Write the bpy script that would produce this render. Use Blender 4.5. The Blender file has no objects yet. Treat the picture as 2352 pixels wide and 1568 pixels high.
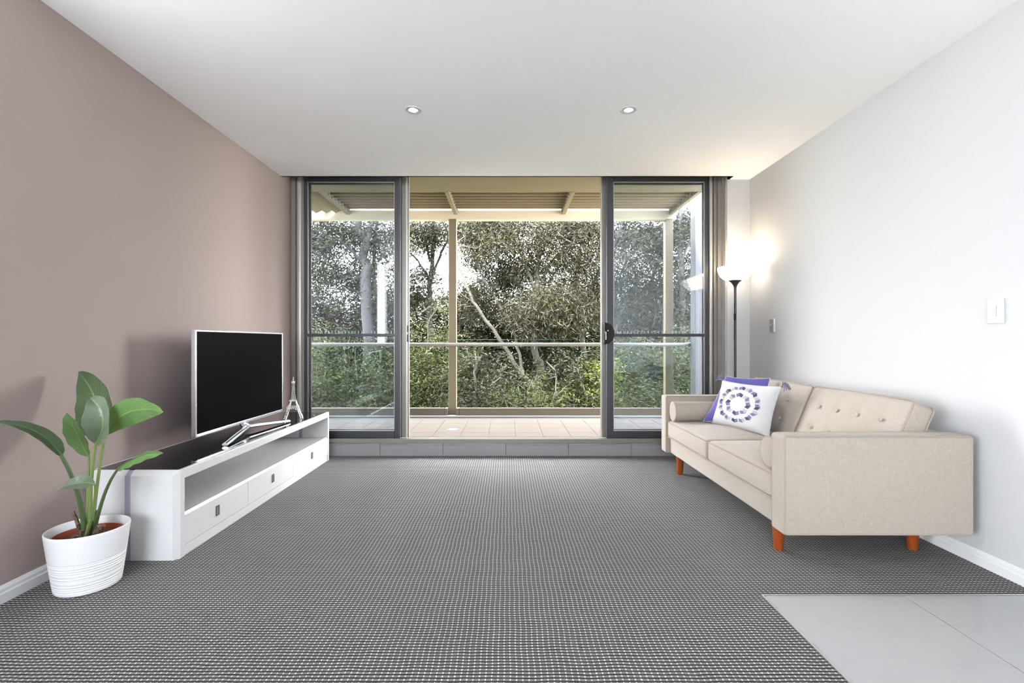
import bpy, bmesh, math, random
import numpy as np
from mathutils import Vector, Matrix

random.seed(7)
rng = np.random.default_rng(11)
SC = bpy.context.scene
COL = SC.collection
PI = math.pi

# ------------------------------------------------------------------ camera
W_PX, H_PX, F_PX = 2352, 1568, 1110.0
CAM_H = 1.09
cam_data = bpy.data.cameras.new('camera')
cam_data.sensor_fit = 'HORIZONTAL'
cam_data.sensor_width = 36.0
cam_data.lens = 36.0 * F_PX / W_PX
cam_data.shift_x = 11.0 / W_PX
cam_data.shift_y = 1.0 / W_PX
cam_data.clip_start = 0.05
cam_data.clip_end = 300
cam = bpy.data.objects.new('camera', cam_data)
cam.location = (0, 0, CAM_H)
cam.rotation_euler = (PI / 2, 0, 0)
COL.objects.link(cam)
SC.camera = cam

# ------------------------------------------------------------------ view + world
SC.view_settings.view_transform = 'Standard'
SC.view_settings.look = 'None'
SC.view_settings.exposure = 1.28
SC.view_settings.gamma = 1.0
SC.view_settings.use_curve_mapping = False
SC.cycles.max_bounces = 9
SC.cycles.diffuse_bounces = 6
SC.cycles.glossy_bounces = 4
SC.cycles.transmission_bounces = 4
SC.cycles.transparent_max_bounces = 12
SC.cycles.sample_clamp_indirect = 6.0
SC.cycles.caustics_reflective = False
SC.cycles.caustics_refractive = False
SC.cycles.use_denoising = True

SKY = 20.0
world = bpy.data.worlds.new('sky')
SC.world = world
world.use_nodes = True
wn = world.node_tree
wn.nodes.clear()
w_out = wn.nodes.new('ShaderNodeOutputWorld')
w_bg = wn.nodes.new('ShaderNodeBackground')
w_tc = wn.nodes.new('ShaderNodeTexCoord')
w_sep = wn.nodes.new('ShaderNodeSeparateXYZ')
w_ramp = wn.nodes.new('ShaderNodeValToRGB')
w_ramp.color_ramp.elements[0].position = 0.0
w_ramp.color_ramp.elements[0].color = (1.0, 0.985, 0.96, 1)
w_ramp.color_ramp.elements[1].position = 0.8
w_ramp.color_ramp.elements[1].color = (0.93, 0.95, 1.0, 1)
wn.links.new(w_tc.outputs['Generated'], w_sep.inputs[0])
wn.links.new(w_sep.outputs['Z'], w_ramp.inputs[0])
wn.links.new(w_ramp.outputs[0], w_bg.inputs['Color'])
w_bg.inputs['Strength'].default_value = SKY
wn.links.new(w_bg.outputs[0], w_out.inputs[0])

sun_data = bpy.data.lights.new('sun', 'SUN')
sun_data.energy = 22.0
sun_data.angle = math.radians(6)
sun_data.color = (1.0, 0.92, 0.78)
sun = bpy.data.objects.new('sun', sun_data)
COL.objects.link(sun)
# high sun from behind the building, falling on the trees
sun.rotation_euler = Vector((0.35, 0.75, -1.05)).to_track_quat('-Z', 'Y').to_euler()


def portal(name, loc, direction, sx, sy):
    d = bpy.data.lights.new(name, 'AREA')
    d.shape = 'RECTANGLE'
    d.size, d.size_y = sx, sy
    d.cycles.is_portal = True
    o = bpy.data.objects.new(name, d)
    o.location = loc
    o.rotation_euler = Vector(direction).to_track_quat('-Z', 'Y').to_euler()
    COL.objects.link(o)
    return o


# ------------------------------------------------------------------ room numbers (metres)
XL, XR = -2.117, 2.315          # side walls
HC = 2.64                       # ceiling
Y_STEP = 4.618                  # front of the tiled step
Y_CEIL = 4.54                   # edge of the ceiling in front of the blind pocket
Y_RET = 4.613                   # wall return beside the doors
Y_BACK = -3.4                   # wall behind the camera
Z_BALC = 0.07

portal('door_opening_daylight', (0, 4.70, 1.42), (0, -1, 0), 4.1, 2.6)
portal('back_fill_window_portal', (-0.9, Y_BACK - 0.05, 1.86), (0, 1, 0), 2.1, 1.28)
portal('side_window_daylight', (XL - 0.055, 1.475, 1.74), (1, 0, 0), 0.47, 1.30)
portal('wide_fill_window_portal', (XL - 0.055, -1.375, 0.74), (1, 0, 0), 3.6, 1.2)


# ------------------------------------------------------------------ material helpers
class E:
    """socket wrapper: arithmetic builds math nodes"""
    def __init__(s, nt, sock):
        s.nt, s.s = nt, sock

    def op(s, o, *args):
        n = s.nt.nodes.new('ShaderNodeMath')
        n.operation = o
        for i, a in enumerate((s,) + args):
            if isinstance(a, E):
                s.nt.links.new(a.s, n.inputs[i])
            else:
                n.inputs[i].default_value = a
        return E(s.nt, n.outputs[0])

    def __add__(s, b): return s.op('ADD', b)
    def __sub__(s, b): return s.op('SUBTRACT', b)
    def __mul__(s, b): return s.op('MULTIPLY', b)
    def __truediv__(s, b): return s.op('DIVIDE', b)
    def abs(s): return s.op('ABSOLUTE')
    def frac(s): return s.op('FRACT')
    def floor(s): return s.op('FLOOR')
    def sin(s): return s.op('SINE')
    def pow(s, b): return s.op('POWER', b)
    def max(s, b): return s.op('MAXIMUM', b)
    def min(s, b): return s.op('MINIMUM', b)

    def smooth(s, a, b):
        n = s.nt.nodes.new('ShaderNodeMapRange')
        n.interpolation_type = 'SMOOTHSTEP'
        s.nt.links.new(s.s, n.inputs['Value'])
        n.inputs['From Min'].default_value = a
        n.inputs['From Max'].default_value = b
        return E(s.nt, n.outputs[0])


class Mat:
    def __init__(s, name, color=(0.8, 0.8, 0.8), rough=0.5, metal=0.0, spec=0.5):
        s.m = bpy.data.materials.new(name)
        s.m.use_nodes = True
        s.nt = s.m.node_tree
        s.b = s.nt.nodes['Principled BSDF']
        s.out = s.nt.nodes['Material Output']
        s.b.inputs['Base Color'].default_value = (*color, 1)
        s.b.inputs['Roughness'].default_value = rough
        s.b.inputs['Metallic'].default_value = metal
        s.b.inputs['Specular IOR Level'].default_value = spec
        s.m.diffuse_color = (*color, 1)

    def coord(s, kind='Object'):
        n = s.nt.nodes.new('ShaderNodeTexCoord')
        return n.outputs[kind]

    def world_pos(s):
        return s.nt.nodes.new('ShaderNodeNewGeometry').outputs['Position']

    def xyz(s, sock):
        n = s.nt.nodes.new('ShaderNodeSeparateXYZ')
        s.nt.links.new(sock, n.inputs[0])
        return [E(s.nt, n.outputs[i]) for i in range(3)]

    def noise(s, scale, detail=2, rough=0.5, coord=None, stretch=None):
        n = s.nt.nodes.new('ShaderNodeTexNoise')
        n.inputs['Scale'].default_value = scale
        n.inputs['Detail'].default_value = detail
        n.inputs['Roughness'].default_value = rough
        c = coord or s.world_pos()
        if stretch:
            mp = s.nt.nodes.new('ShaderNodeMapping')
            mp.inputs['Scale'].default_value = stretch
            s.nt.links.new(c, mp.inputs[0])
            c = mp.outputs[0]
        s.nt.links.new(c, n.inputs['Vector'])
        return E(s.nt, n.outputs[0])

    def ramp(s, fac, *stops):
        n = s.nt.nodes.new('ShaderNodeValToRGB')
        cr = n.color_ramp
        while len(cr.elements) < len(stops):
            cr.elements.new(0.5)
        for e, (p, c) in zip(cr.elements, stops):
            e.position = p
            e.color = (*c, 1)
        s.nt.links.new(fac.s, n.inputs[0])
        return n.outputs[0]

    def mix(s, fac, a, b):
        n = s.nt.nodes.new('ShaderNodeMix')
        n.data_type = 'RGBA'
        if isinstance(fac, E):
            s.nt.links.new(fac.s, n.inputs[0])
        else:
            n.inputs[0].default_value = fac
        for k, v in ((6, a), (7, b)):
            if isinstance(v, tuple):
                n.inputs[k].default_value = (*v, 1)
            else:
                s.nt.links.new(v, n.inputs[k])
        return n.outputs[2]

    def color(s, sock):
        s.nt.links.new(sock, s.b.inputs['Base Color'])
        return s

    def rough(s, e):
        s.nt.links.new(e.s, s.b.inputs['Roughness'])
        return s

    def bump(s, height, strength=0.2, dist=0.002):
        n = s.nt.nodes.new('ShaderNodeBump')
        n.inputs['Strength'].default_value = strength
        n.inputs['Distance'].default_value = dist
        s.nt.links.new(height.s, n.inputs['Height'])
        s.nt.links.new(n.outputs[0], s.b.inputs['Normal'])
        return s


M = {}


def paint(name, col, rough=0.85):
    m = Mat(name, col, rough, spec=0.25)
    n = m.noise(1.2, 2)
    d = tuple(c * 0.965 for c in col)
    m.color(m.mix(n, d, col))
    m.bump(m.noise(260, 2), 0.05, 0.001)
    return m.m


M['ceiling'] = paint('white_ceiling_paint', (0.96, 0.958, 0.952))
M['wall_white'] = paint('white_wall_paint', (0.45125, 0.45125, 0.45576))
M['wall_back'] = paint('light_bounce_wall_paint', (0.9, 0.9, 0.895))  # unseen back wall whitened to bounce light onto the ceiling
M['wall_mauve'] = paint('mauve_wall_paint', (0.31050, 0.24480, 0.23400), 0.7)
M['skirting'] = paint('white_gloss_trim_paint', (0.60, 0.60, 0.61), 0.35)

# carpet: rows of twisted yarn with pale flecks
c = Mat('woven_grey_carpet', (0.2, 0.2, 0.2), 0.95, spec=0.1)
x, y, z = c.xyz(c.world_pos())
warp = c.noise(9, 2)
y2 = y + (warp - 0.5) * 0.010
row = y2 / 0.016
ri = row.floor()
w = (row.frac() - 0.5)                       # -.5..5 across one row
jit = (ri * 12.9898).sin() * 0.06
xs = x / 0.0202 + jit
ux = xs.frac() - 0.5
rope = (w * w) * -4.0 + 1.0                  # 1 at the crest
fleck = (ux.abs() * 1.0).smooth(0.155, 0.065) * w.abs().smooth(0.34, 0.15)
twist = ((x / 0.0050 + w * 0.9) * (2 * PI)).sin() * 0.5 + 0.5
fine = c.noise(900, 1)
base = rope.smooth(0.22, 0.95) * (twist * 0.6 + 0.55) * (fine * 0.5 + 0.75)  # colour darkens between rows to stand for shade in the gaps
pale = base
dark_c = c.ramp(base, (0.0, (0.01903, 0.01808, 0.01903)), (0.40, (0.08755, 0.08469, 0.08374)), (1.0, (0.20935, 0.20459, 0.19984)))
c.color(c.mix(fleck, dark_c, (0.54, 0.53, 0.52)))
c.bump(rope * 0.8 + twist * 0.12 + fleck * 0.25, 0.8, 0.006)
M['carpet'] = c.m

c = Mat('polished_floor_tile', (0.56, 0.56, 0.57), 0.12, spec=0.5)
n1 = c.noise(1.6, 5, 0.62, stretch=(1.0, 2.6, 1))
v = (n1 - 0.5).abs().smooth(0.0, 0.022)
c.color(c.mix(v, (0.350, 0.350, 0.354), (0.362, 0.360, 0.364)))
M['floor_tile'] = c.m
M['grout_dark'] = Mat('dark_grout', (0.16, 0.155, 0.15), 0.9).m
M['alu_edge'] = Mat('aluminium_edge_strip', (0.75, 0.75, 0.76), 0.3, 0.8).m

c = Mat('grey_step_tile', (0.33, 0.33, 0.345), 0.4)
c.color(c.mix(c.noise(60, 3), (0.205, 0.205, 0.217), (0.245, 0.245, 0.257)))
M['step_tile'] = c.m
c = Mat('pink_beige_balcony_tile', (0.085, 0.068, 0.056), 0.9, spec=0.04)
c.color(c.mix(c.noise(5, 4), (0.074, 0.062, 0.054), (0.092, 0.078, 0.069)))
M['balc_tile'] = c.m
M['balc_grout'] = Mat('grey_grout', (0.03150, 0.02660, 0.02310), 0.9).m
M['concrete_white'] = Mat('white_rendered_kerb', (0.15232, 0.15040, 0.14664), 0.8).m
M['render_grey'] = paint('pale_grey_render', (0.10080, 0.09744, 0.09744))

M['frame_dark'] = Mat('charcoal_powdercoat', (0.040, 0.041, 0.048), 0.38, 0.1).m
M['frame_bronze'] = Mat('bronze_grey_powdercoat', (0.215, 0.200, 0.178), 0.38, 0.35).m
M['frame_light'] = Mat('silver_grey_powdercoat', (0.46, 0.44, 0.42), 0.35, 0.4).m
M['black_plastic'] = Mat('black_gloss_plastic', (0.006, 0.006, 0.007), 0.22, spec=0.25).m
M['pergola'] = Mat('beige_powdercoat', (0.18800, 0.14800, 0.08400), 0.55).m
M['pergola_post'] = Mat('tan_powdercoat', (0.142, 0.108, 0.060), 0.5).m
M['beam_lit'] = Mat('lit_beam_powdercoat', (0.56, 0.48, 0.345), 0.5).m  # beam colour raised to stand for light coming through the louvres
M['rail_metal'] = Mat('pale_satin_rail', (0.23800, 0.22376, 0.19992), 0.3, 0.6).m
M['bottom_rail'] = Mat('bronze_rail', (0.08400, 0.06400, 0.04000), 0.5, 0.1).m


def glass_material(name, tint, refl=1.0):
    m = Mat(name)
    nt = m.nt
    nt.nodes.remove(m.b)
    tr = nt.nodes.new('ShaderNodeBsdfTransparent')
    tr.inputs[0].default_value = (*tint, 1)
    gl = nt.nodes.new('ShaderNodeBsdfGlossy')
    gl.inputs['Roughness'].default_value = 0.0
    fr = nt.nodes.new('ShaderNodeFresnel')
    fr.inputs['IOR'].default_value = 1.52
    f = E(nt, fr.outputs[0]) * refl
    mx = nt.nodes.new('ShaderNodeMixShader')
    nt.links.new(f.s, mx.inputs[0])
    nt.links.new(tr.outputs[0], mx.inputs[1])
    nt.links.new(gl.outputs[0], mx.inputs[2])
    nt.links.new(mx.outputs[0], m.out.inputs[0])
    return m.m


M['glass'] = glass_material('clear_door_glass', (0.90, 0.93, 0.96), 1.1)
M['glass_rail'] = glass_material('balustrade_glass', (0.93, 0.965, 0.94), 0.12)
M['glass_edge'] = Mat('green_glass_edge', (0.06, 0.075, 0.055), 0.2).m
fm = Mat('frosted_window_glass')
fm.nt.nodes.remove(fm.b)
ftr = fm.nt.nodes.new('ShaderNodeBsdfTranslucent')
ftr.inputs[0].default_value = (0.88, 0.90, 0.93, 1)
fm.nt.links.new(ftr.outputs[0], fm.out.inputs[0])
M['frosted'] = fm.m
M['white_dash'] = Mat('white_decal', (0.8, 0.8, 0.78), 0.6).m

c = Mat('oatmeal_linen', (0.55, 0.48, 0.41), 0.9, spec=0.2)
pos = c.world_pos()
t1 = c.noise(800, 1, coord=pos, stretch=(1, 1, 0.07))
t2 = c.noise(800, 1, coord=pos, stretch=(0.07, 0.07, 1))
th = (t1 + t2) * 0.5
c.color(c.ramp(th, (0.34, (0.292, 0.250, 0.212)), (0.52, (0.335, 0.290, 0.250)), (0.68, (0.382, 0.336, 0.294))))
c.bump(th, 0.25, 0.0012)
c.b.inputs['Sheen Weight'].default_value = 0.15
M['linen'] = c.m
M['linen_pipe_shaded'] = Mat('oatmeal_piping_shaded', (0.30, 0.258, 0.22), 0.9, spec=0.2).m  # piping darker than the linen, standing for its shadow line
M['linen_shadow'] = Mat('sofa_base_cloth', (0.10, 0.09, 0.085), 0.95).m
c = Mat('orange_brown_wood', (0.26, 0.05, 0.008), 0.35)
c.color(c.mix(c.noise(40, 3, stretch=(1, 1, 0.12)), (0.215, 0.036, 0.0045), (0.295, 0.062, 0.010)))
M['leg_wood'] = c.m

c = Mat('purple_cotton', (0.17, 0.15, 0.45), 0.9, spec=0.15)
c.color(c.mix(c.noise(500, 1), (0.098, 0.088, 0.28), (0.122, 0.110, 0.34)))
M['purple'] = c.m
c = Mat('white_cotton', (0.49, 0.49, 0.495), 0.9, spec=0.15)
c.bump(c.noise(700, 1), 0.15, 0.001)
M['white_cotton'] = c.m
M['stitch_dark'] = Mat('dark_plum_stitching', (0.036, 0.032, 0.068), 0.9).m
M['stitch_mid'] = Mat('violet_stitching', (0.125, 0.11, 0.23), 0.9).m
M['stitch_pale'] = Mat('pale_grey_stitching', (0.33, 0.33, 0.345), 0.9).m
M['tassel'] = Mat('lilac_grey_yarn', (0.15, 0.15, 0.215), 0.9).m

M['white_lacquer'] = Mat('white_gloss_lacquer', (0.60, 0.60, 0.605), 0.22).m
M['white_shaded'] = Mat('shaded_white_board', (0.47, 0.47, 0.47), 0.4).m  # niche boards: shade put into a darker white
M['inlay'] = Mat('lilac_grey_inlay', (0.30, 0.295, 0.37), 0.3, 0.0).m
M['black_glass'] = Mat('black_tinted_glass', (0.010, 0.010, 0.012), 0.04, spec=0.55).m
M['pull_metal'] = Mat('brushed_nickel', (0.36, 0.35, 0.33), 0.35, 0.8).m
M['pull_dark'] = Mat('dark_recess', (0.07, 0.068, 0.065), 0.5).m
M['tv_screen'] = Mat('unlit_screen', (0.0006, 0.0006, 0.0007), 0.35, spec=0.02).m
M['tv_silver'] = Mat('satin_silver', (0.62, 0.62, 0.66), 0.24, 0.75).m
M['tv_back'] = Mat('dark_plastic', (0.05, 0.05, 0.06), 0.5).m
M['chrome'] = Mat('polished_steel', (0.82, 0.82, 0.83), 0.16, 1.0).m
M['nickel'] = Mat('silver_metal_strip', (0.70, 0.69, 0.66), 0.25, 0.9).m

c = Mat('white_glazed_ceramic', (0.70, 0.70, 0.715), 0.35)
M['pot'] = c.m
M['terracotta'] = Mat('red_plastic_pot', (0.25, 0.045, 0.02), 0.4).m
c = Mat('bark_and_soil', (0.1, 0.07, 0.045), 0.95)
c.color(c.mix(c.noise(160, 3), (0.03, 0.018, 0.012), (0.18, 0.12, 0.08)))
c.bump(c.noise(120, 3), 0.9, 0.008)
M['soil'] = c.m
c = Mat('dry_sheath', (0.2, 0.14, 0.08), 0.8)
c.color(c.mix(c.noise(160, 2, stretch=(1, 1, 0.15)).smooth(0.35, 0.65), (0.020, 0.012, 0.007), (0.17, 0.12, 0.075)))
M['sheath'] = c.m


def leaf_material(name, dark, light, rib):
    m = Mat(name, light, 0.33, spec=0.5)
    u, v_, _ = m.xyz(m.coord('UV'))
    s = (u - 0.5).abs() * 2.0
    veins = ((v_ - s * 0.20) * 105.0).sin()
    mid = s.smooth(0.07, 0.03)
    n = m.noise(7, 2)
    col = m.mix(n.smooth(0.3, 0.7), dark, light)
    col = m.mix(veins.smooth(0.80, 1.0) * 0.10, col, rib)
    m.color(m.mix(mid, col, rib))
    m.bump(veins * -0.4 + mid * 1.2, 0.32, 0.002)
    # thin blade lets some light through
    nt = m.nt
    tl = nt.nodes.new('ShaderNodeBsdfTranslucent')
    tl.inputs[0].default_value = (light[0] * 1.6, light[1] * 1.5, light[2] * 0.8, 1)
    mx = nt.nodes.new('ShaderNodeMixShader')
    mx.inputs[0].default_value = 0.22
    nt.links.new(m.b.outputs[0], mx.inputs[1])
    nt.links.new(tl.outputs[0], mx.inputs[2])
    nt.links.new(mx.outputs[0], m.out.inputs[0])
    return m.m


M['leaf_a'] = leaf_material('glossy_green_leaf', (0.040, 0.070, 0.034), (0.066, 0.105, 0.052), (0.13, 0.185, 0.10))
M['leaf_b'] = leaf_material('bright_green_leaf', (0.070, 0.140, 0.044), (0.100, 0.185, 0.064), (0.17, 0.26, 0.12))
M['leaf_c'] = leaf_material('grey_green_leaf', (0.085, 0.120, 0.082), (0.125, 0.170, 0.115), (0.18, 0.23, 0.16))
M['stalk'] = Mat('pale_green_stalk', (0.145, 0.21, 0.062), 0.45).m
M['stalk_dark'] = Mat('green_stalk', (0.070, 0.110, 0.042), 0.45).m

M['lamp_dark'] = Mat('dark_grey_lamp_metal', (0.045, 0.040, 0.040), 0.32, 0.4).m
c = Mat('frosted_white_shade', (0.85, 0.83, 0.78), 0.5)
c.b.inputs['Emission Color'].default_value = (1.0, 0.90, 0.74, 1)
c.b.inputs['Emission Strength'].default_value = 3.4
M['lamp_shade'] = c.m
M['switch'] = Mat('white_switch_plastic', (0.60, 0.60, 0.60), 0.3).m
M['switch_grey'] = Mat('grey_switch_plastic', (0.20, 0.20, 0.21), 0.4).m
c = Mat('lit_downlight_lens', (0.9, 0.9, 0.9), 0.4)
c.b.inputs['Emission Color'].default_value = (1.0, 0.98, 0.95, 1)
c.b.inputs['Emission Strength'].default_value = 1.2
M['downlight'] = c.m


def foliage_material(name, dark, light, tip):
    m = Mat(name, light, 0.45, spec=0.13)
    at = m.nt.nodes.new('ShaderNodeAttribute')
    at.attribute_name = 'tint'
    m.color(m.ramp(E(m.nt, at.outputs['Fac']), (0.0, dark), (0.6, light), (1.0, tip)))
    nt = m.nt
    tl = nt.nodes.new('ShaderNodeBsdfTranslucent')
    tl.inputs[0].default_value = (light[0] * 1.4, light[1] * 1.4, light[2] * 0.7, 1)
    mx = nt.nodes.new('ShaderNodeMixShader')
    mx.inputs[0].default_value = 0.18
    nt.links.new(m.b.outputs[0], mx.inputs[1])
    nt.links.new(tl.outputs[0], mx.inputs[2])
    nt.links.new(mx.outputs[0], m.out.inputs[0])
    return m.m


M['gum_leaf'] = foliage_material('gum_tree_leaf', (0.0026, 0.0027, 0.001), (0.0085, 0.0086, 0.0034), (0.026, 0.0245, 0.0115))
M['shrub_leaf'] = foliage_material('shrub_leaf', (0.0024, 0.003, 0.0007), (0.0108, 0.0132, 0.0028), (0.032, 0.035, 0.0078))
M['dark_leaf'] = foliage_material('dark_evergreen_leaf', (0.002, 0.0023, 0.0008), (0.0066, 0.0075, 0.0024), (0.0175, 0.0185, 0.0058))
M['lime_leaf'] = foliage_material('lime_green_leaf', (0.0062, 0.0084, 0.001), (0.019, 0.025, 0.0026), (0.054, 0.06, 0.006))
c = Mat('pale_gum_bark', (0.02, 0.018, 0.012), 0.85)
c.color(c.mix(c.noise(9, 4, stretch=(1, 1, 0.25)), (0.006, 0.0057, 0.0036), (0.019, 0.018, 0.0115)))
M['bark'] = c.m
c = Mat('dark_bark', (0.05, 0.045, 0.045), 0.9)
c.color(c.mix(c.noise(9, 4, stretch=(1, 1, 0.25)), (0.0006, 0.0006, 0.0007), (0.0022, 0.0021, 0.0023)))
M['bark_dark'] = c.m
c = Mat('garden_ground', (0.05, 0.06, 0.03), 1.0)
c.color(c.mix(c.noise(0.8, 4), (0.030, 0.035, 0.018), (0.075, 0.085, 0.04)))
M['ground'] = c.m


# ------------------------------------------------------------------ mesh builder
class MB:
    """collects faces in world coordinates; build() makes one mesh object"""
    def __init__(s):
        s.v, s.f, s.uv = [], [], {}

    def add(s, verts, faces):
        o = len(s.v)
        s.v += [tuple(p) for p in verts]
        s.f += [tuple(i + o for i in f) for f in faces]
        return o

    def box(s, x0, x1, y0, y1, z0, z1):
        s.add([(x0, y0, z0), (x1, y0, z0), (x1, y1, z0), (x0, y1, z0),
               (x0, y0, z1), (x1, y0, z1), (x1, y1, z1), (x0, y1, z1)],
              [(0, 3, 2, 1), (4, 5, 6, 7), (0, 1, 5, 4), (1, 2, 6, 5), (2, 3, 7, 6), (3, 0, 4, 7)])
        return s

    def rbox(s, x0, x1, y0, y1, z0, z1, r=0.01, nr=3, nm=1, fn=None):
        """box with rounded edges; nm = inner divisions; fn(p, q) may bend the surface (q in -1..1)"""
        c0 = Vector(((x0 + x1) / 2, (y0 + y1) / 2, (z0 + z1) / 2))
        h = [(x1 - x0) / 2, (y1 - y0) / 2, (z1 - z0) / 2]
        r = min(r, *(q * 0.999 for q in h))
        nms = nm if isinstance(nm, (tuple, list)) else (nm,) * 3
        axes = []
        for k in range(3):
            hi = h[k] - r
            right = [hi + r * math.tan(i / nr * PI / 4) for i in range(nr + 1)]
            mids = [-hi + 2 * hi * i / nms[k] for i in range(1, nms[k])]
            axes.append([-q for q in reversed(right)] + mids + right)
        idx = {}

        def vid(q):
            key = tuple(round(t, 6) for t in q)
            if key not in idx:
                inner = [max(-(h[k] - r), min(h[k] - r, q[k])) for k in range(3)]
                d = Vector([q[k] - inner[k] for k in range(3)])
                p = Vector(inner) + d.normalized() * r + c0
                if fn:
                    p = fn(p, [q[k] / h[k] for k in range(3)])
                idx[key] = len(s.v)
                s.v.append(tuple(p))
            return idx[key]
        for k in range(3):
            a, b = (k + 1) % 3, (k + 2) % 3
            for sg in (-1, 1):
                for i in range(len(axes[a]) - 1):
                    for j in range(len(axes[b]) - 1):
                        quad = []
                        for di, dj in ((0, 0), (1, 0), (1, 1), (0, 1)):
                            q = [0, 0, 0]
                            q[k] = sg * h[k]
                            q[a] = axes[a][i + di]
                            q[b] = axes[b][j + dj]
                            quad.append(vid(q))
                        if sg < 0:
                            quad.reverse()
                        if len(set(quad)) >= 3:
                            s.f.append(tuple(dict.fromkeys(quad)))
        return s

    def tube(s, path, r, n=8, closed=False, cap=True, flat=None):
        pts = [Vector(p) for p in path]
        m = len(pts)
        rs = list(r) if isinstance(r, (list, tuple)) else [r] * m
        o = len(s.v)
        up = None
        for i, p in enumerate(pts):
            if closed:
                t = pts[(i + 1) % m] - pts[i - 1]
            else:
                t = pts[min(i + 1, m - 1)] - pts[max(i - 1, 0)]
            t = t.normalized() if t.length > 1e-9 else Vector((0, 0, 1))
            if up is None:
                up = Vector((0, 0, 1)) if abs(t.z) < 0.9 else Vector((1, 0, 0))
            up = (up - t * up.dot(t))
            if up.length < 1e-6:
                up = t.orthogonal()
            up.normalize()
            sd = t.cross(up)
            for k in range(n):
                a = 2 * PI * (k + 0.5) / n
                ca, sa = math.cos(a), math.sin(a)
                if flat:
                    sa *= flat
                s.v.append(tuple(p + (sd * ca + up * sa) * rs[i]))
        rings = m if closed else m - 1
        for i in range(rings):
            j = (i + 1) % m
            for k in range(n):
                k2 = (k + 1) % n
                s.f.append((o + i * n + k, o + i * n + k2, o + j * n + k2, o + j * n + k))
        if not closed and cap:
            s.f.append(tuple(o + k for k in reversed(range(n))))
            s.f.append(tuple(o + (m - 1) * n + k for k in range(n)))
        return s

    def lathe(s, prof, cx, cy, n=40, cap0=True, cap1=True):
        o = len(s.v)
        for r, z in prof:
            for k in range(n):
                a = 2 * PI * k / n
                s.v.append((cx + r * math.cos(a), cy + r * math.sin(a), z))
        for i in range(len(prof) - 1):
            for k in range(n):
                k2 = (k + 1) % n
                s.f.append((o + i * n + k, o + i * n + k2, o + (i + 1) * n + k2, o + (i + 1) * n + k))
        if cap0:
            s.f.append(tuple(o + k for k in reversed(range(n))))
        if cap1:
            e = o + (len(prof) - 1) * n
            s.f.append(tuple(e + k for k in range(n)))
        return s

    def prism(s, poly, axis, a0, a1):
        """poly: 2D points; axis 'x' (y,z), 'y' (x,z) or 'z' (x,y)"""
        def P(p, t):
            return {'x': (t, p[0], p[1]), 'y': (p[0], t, p[1]), 'z': (p[0], p[1], t)}[axis]
        n = len(poly)
        o = s.add([P(p, a0) for p in poly] + [P(p, a1) for p in poly], [])
        s.f.append(tuple(o + k for k in range(n)))
        s.f.append(tuple(o + n + k for k in reversed(range(n))))
        for k in range(n):
            k2 = (k + 1) % n
            s.f.append((o + k2, o + k, o + n + k, o + n + k2))
        return s

    def build(s, name, mat, parent=None, smooth=False, angle=40):
        root = parent
        off = Vector((0, 0, 0))
        while root is not None:
            off += root.location
            root = root.parent
        me = bpy.data.meshes.new(name)
        me.from_pydata([tuple(Vector(p) - off) for p in s.v], [], s.f)
        bm = bmesh.new()
        bm.from_mesh(me)
        bmesh.ops.recalc_face_normals(bm, faces=bm.faces)
        bm.to_mesh(me)
        bm.free()
        if smooth:
            me.polygons.foreach_set('use_smooth', [True] * len(me.polygons))
            me.set_sharp_from_angle(angle=math.radians(angle))
        me.materials.append(mat)
        o = bpy.data.objects.new(name, me)
        COL.objects.link(o)
        if parent is not None:
            o.parent = parent
        return o


def tag(o, label, cat=None, group=None, kind=None):
    if label:
        o['label'] = label
    if cat:
        o['category'] = cat
    if group:
        o['group'] = group
    if kind:
        o['kind'] = kind
    return o


def thing(name, label, cat, loc=(0, 0, 0), group=None, kind=None):
    o = bpy.data.objects.new(name, None)
    o.empty_display_size = 0.1
    o.location = loc
    COL.objects.link(o)
    return tag(o, label, cat, group, kind)


def struct(name, mb, mat, label, smooth=False):
    o = mb.build(name, mat, None, smooth)
    o['kind'] = 'structure'
    o['label'] = label
    return o


def inst(src_mesh, name, mat_parent, loc):
    o = bpy.data.objects.new(name, src_mesh)
    COL.objects.link(o)
    o.parent = mat_parent
    o.location = loc
    return o


def bez(p0, p1, p2, n=8):
    p0, p1, p2 = Vector(p0), Vector(p1), Vector(p2)
    return [p0 * (1 - t) ** 2 + p1 * 2 * t * (1 - t) + p2 * t * t for t in [i / n for i in range(n + 1)]]


# ================================================================== SETTING: room shell
TX0, TY1 = 1.095, 2.082         # corner of the tiled area
fl = MB()
YT = 0.90                       # behind this line unseen tiles are added to bounce light up
fl.box(XL - 0.02, TX0, YT, Y_STEP + 0.02, -0.15, 0.0)
fl.box(TX0, XR + 0.02, TY1, Y_STEP + 0.02, -0.15, 0.0)
floor = struct('floor', fl, M['carpet'], 'grey woven loop carpet with pale flecks covering the room')
gb = MB()
gb.box(TX0, XR + 0.02, Y_BACK, TY1, -0.15, -0.004)
gb.box(XL - 0.02, TX0, Y_BACK, YT, -0.15, -0.004)
gb.build('grout_bed', M['grout_dark'], floor)
es = MB()
es.box(TX0 - 0.001, TX0 + 0.006, YT, TY1, -0.02, 0.003)
es.box(XL, TX0, YT - 0.004, YT + 0.002, -0.02, 0.003)
es.box(TX0, XR, TY1 - 0.004, TY1 + 0.002, -0.02, 0.003)
es.build('edge_strip', M['alu_edge'], floor)
tile = MB().rbox(-0.2978, 0.2978, -0.2978, 0.2978, -0.012, 0.001, 0.0006, 1)
t_src = tile.build('floor_tile', M['floor_tile'], floor)
t_me = t_src.data
first = True
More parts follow.
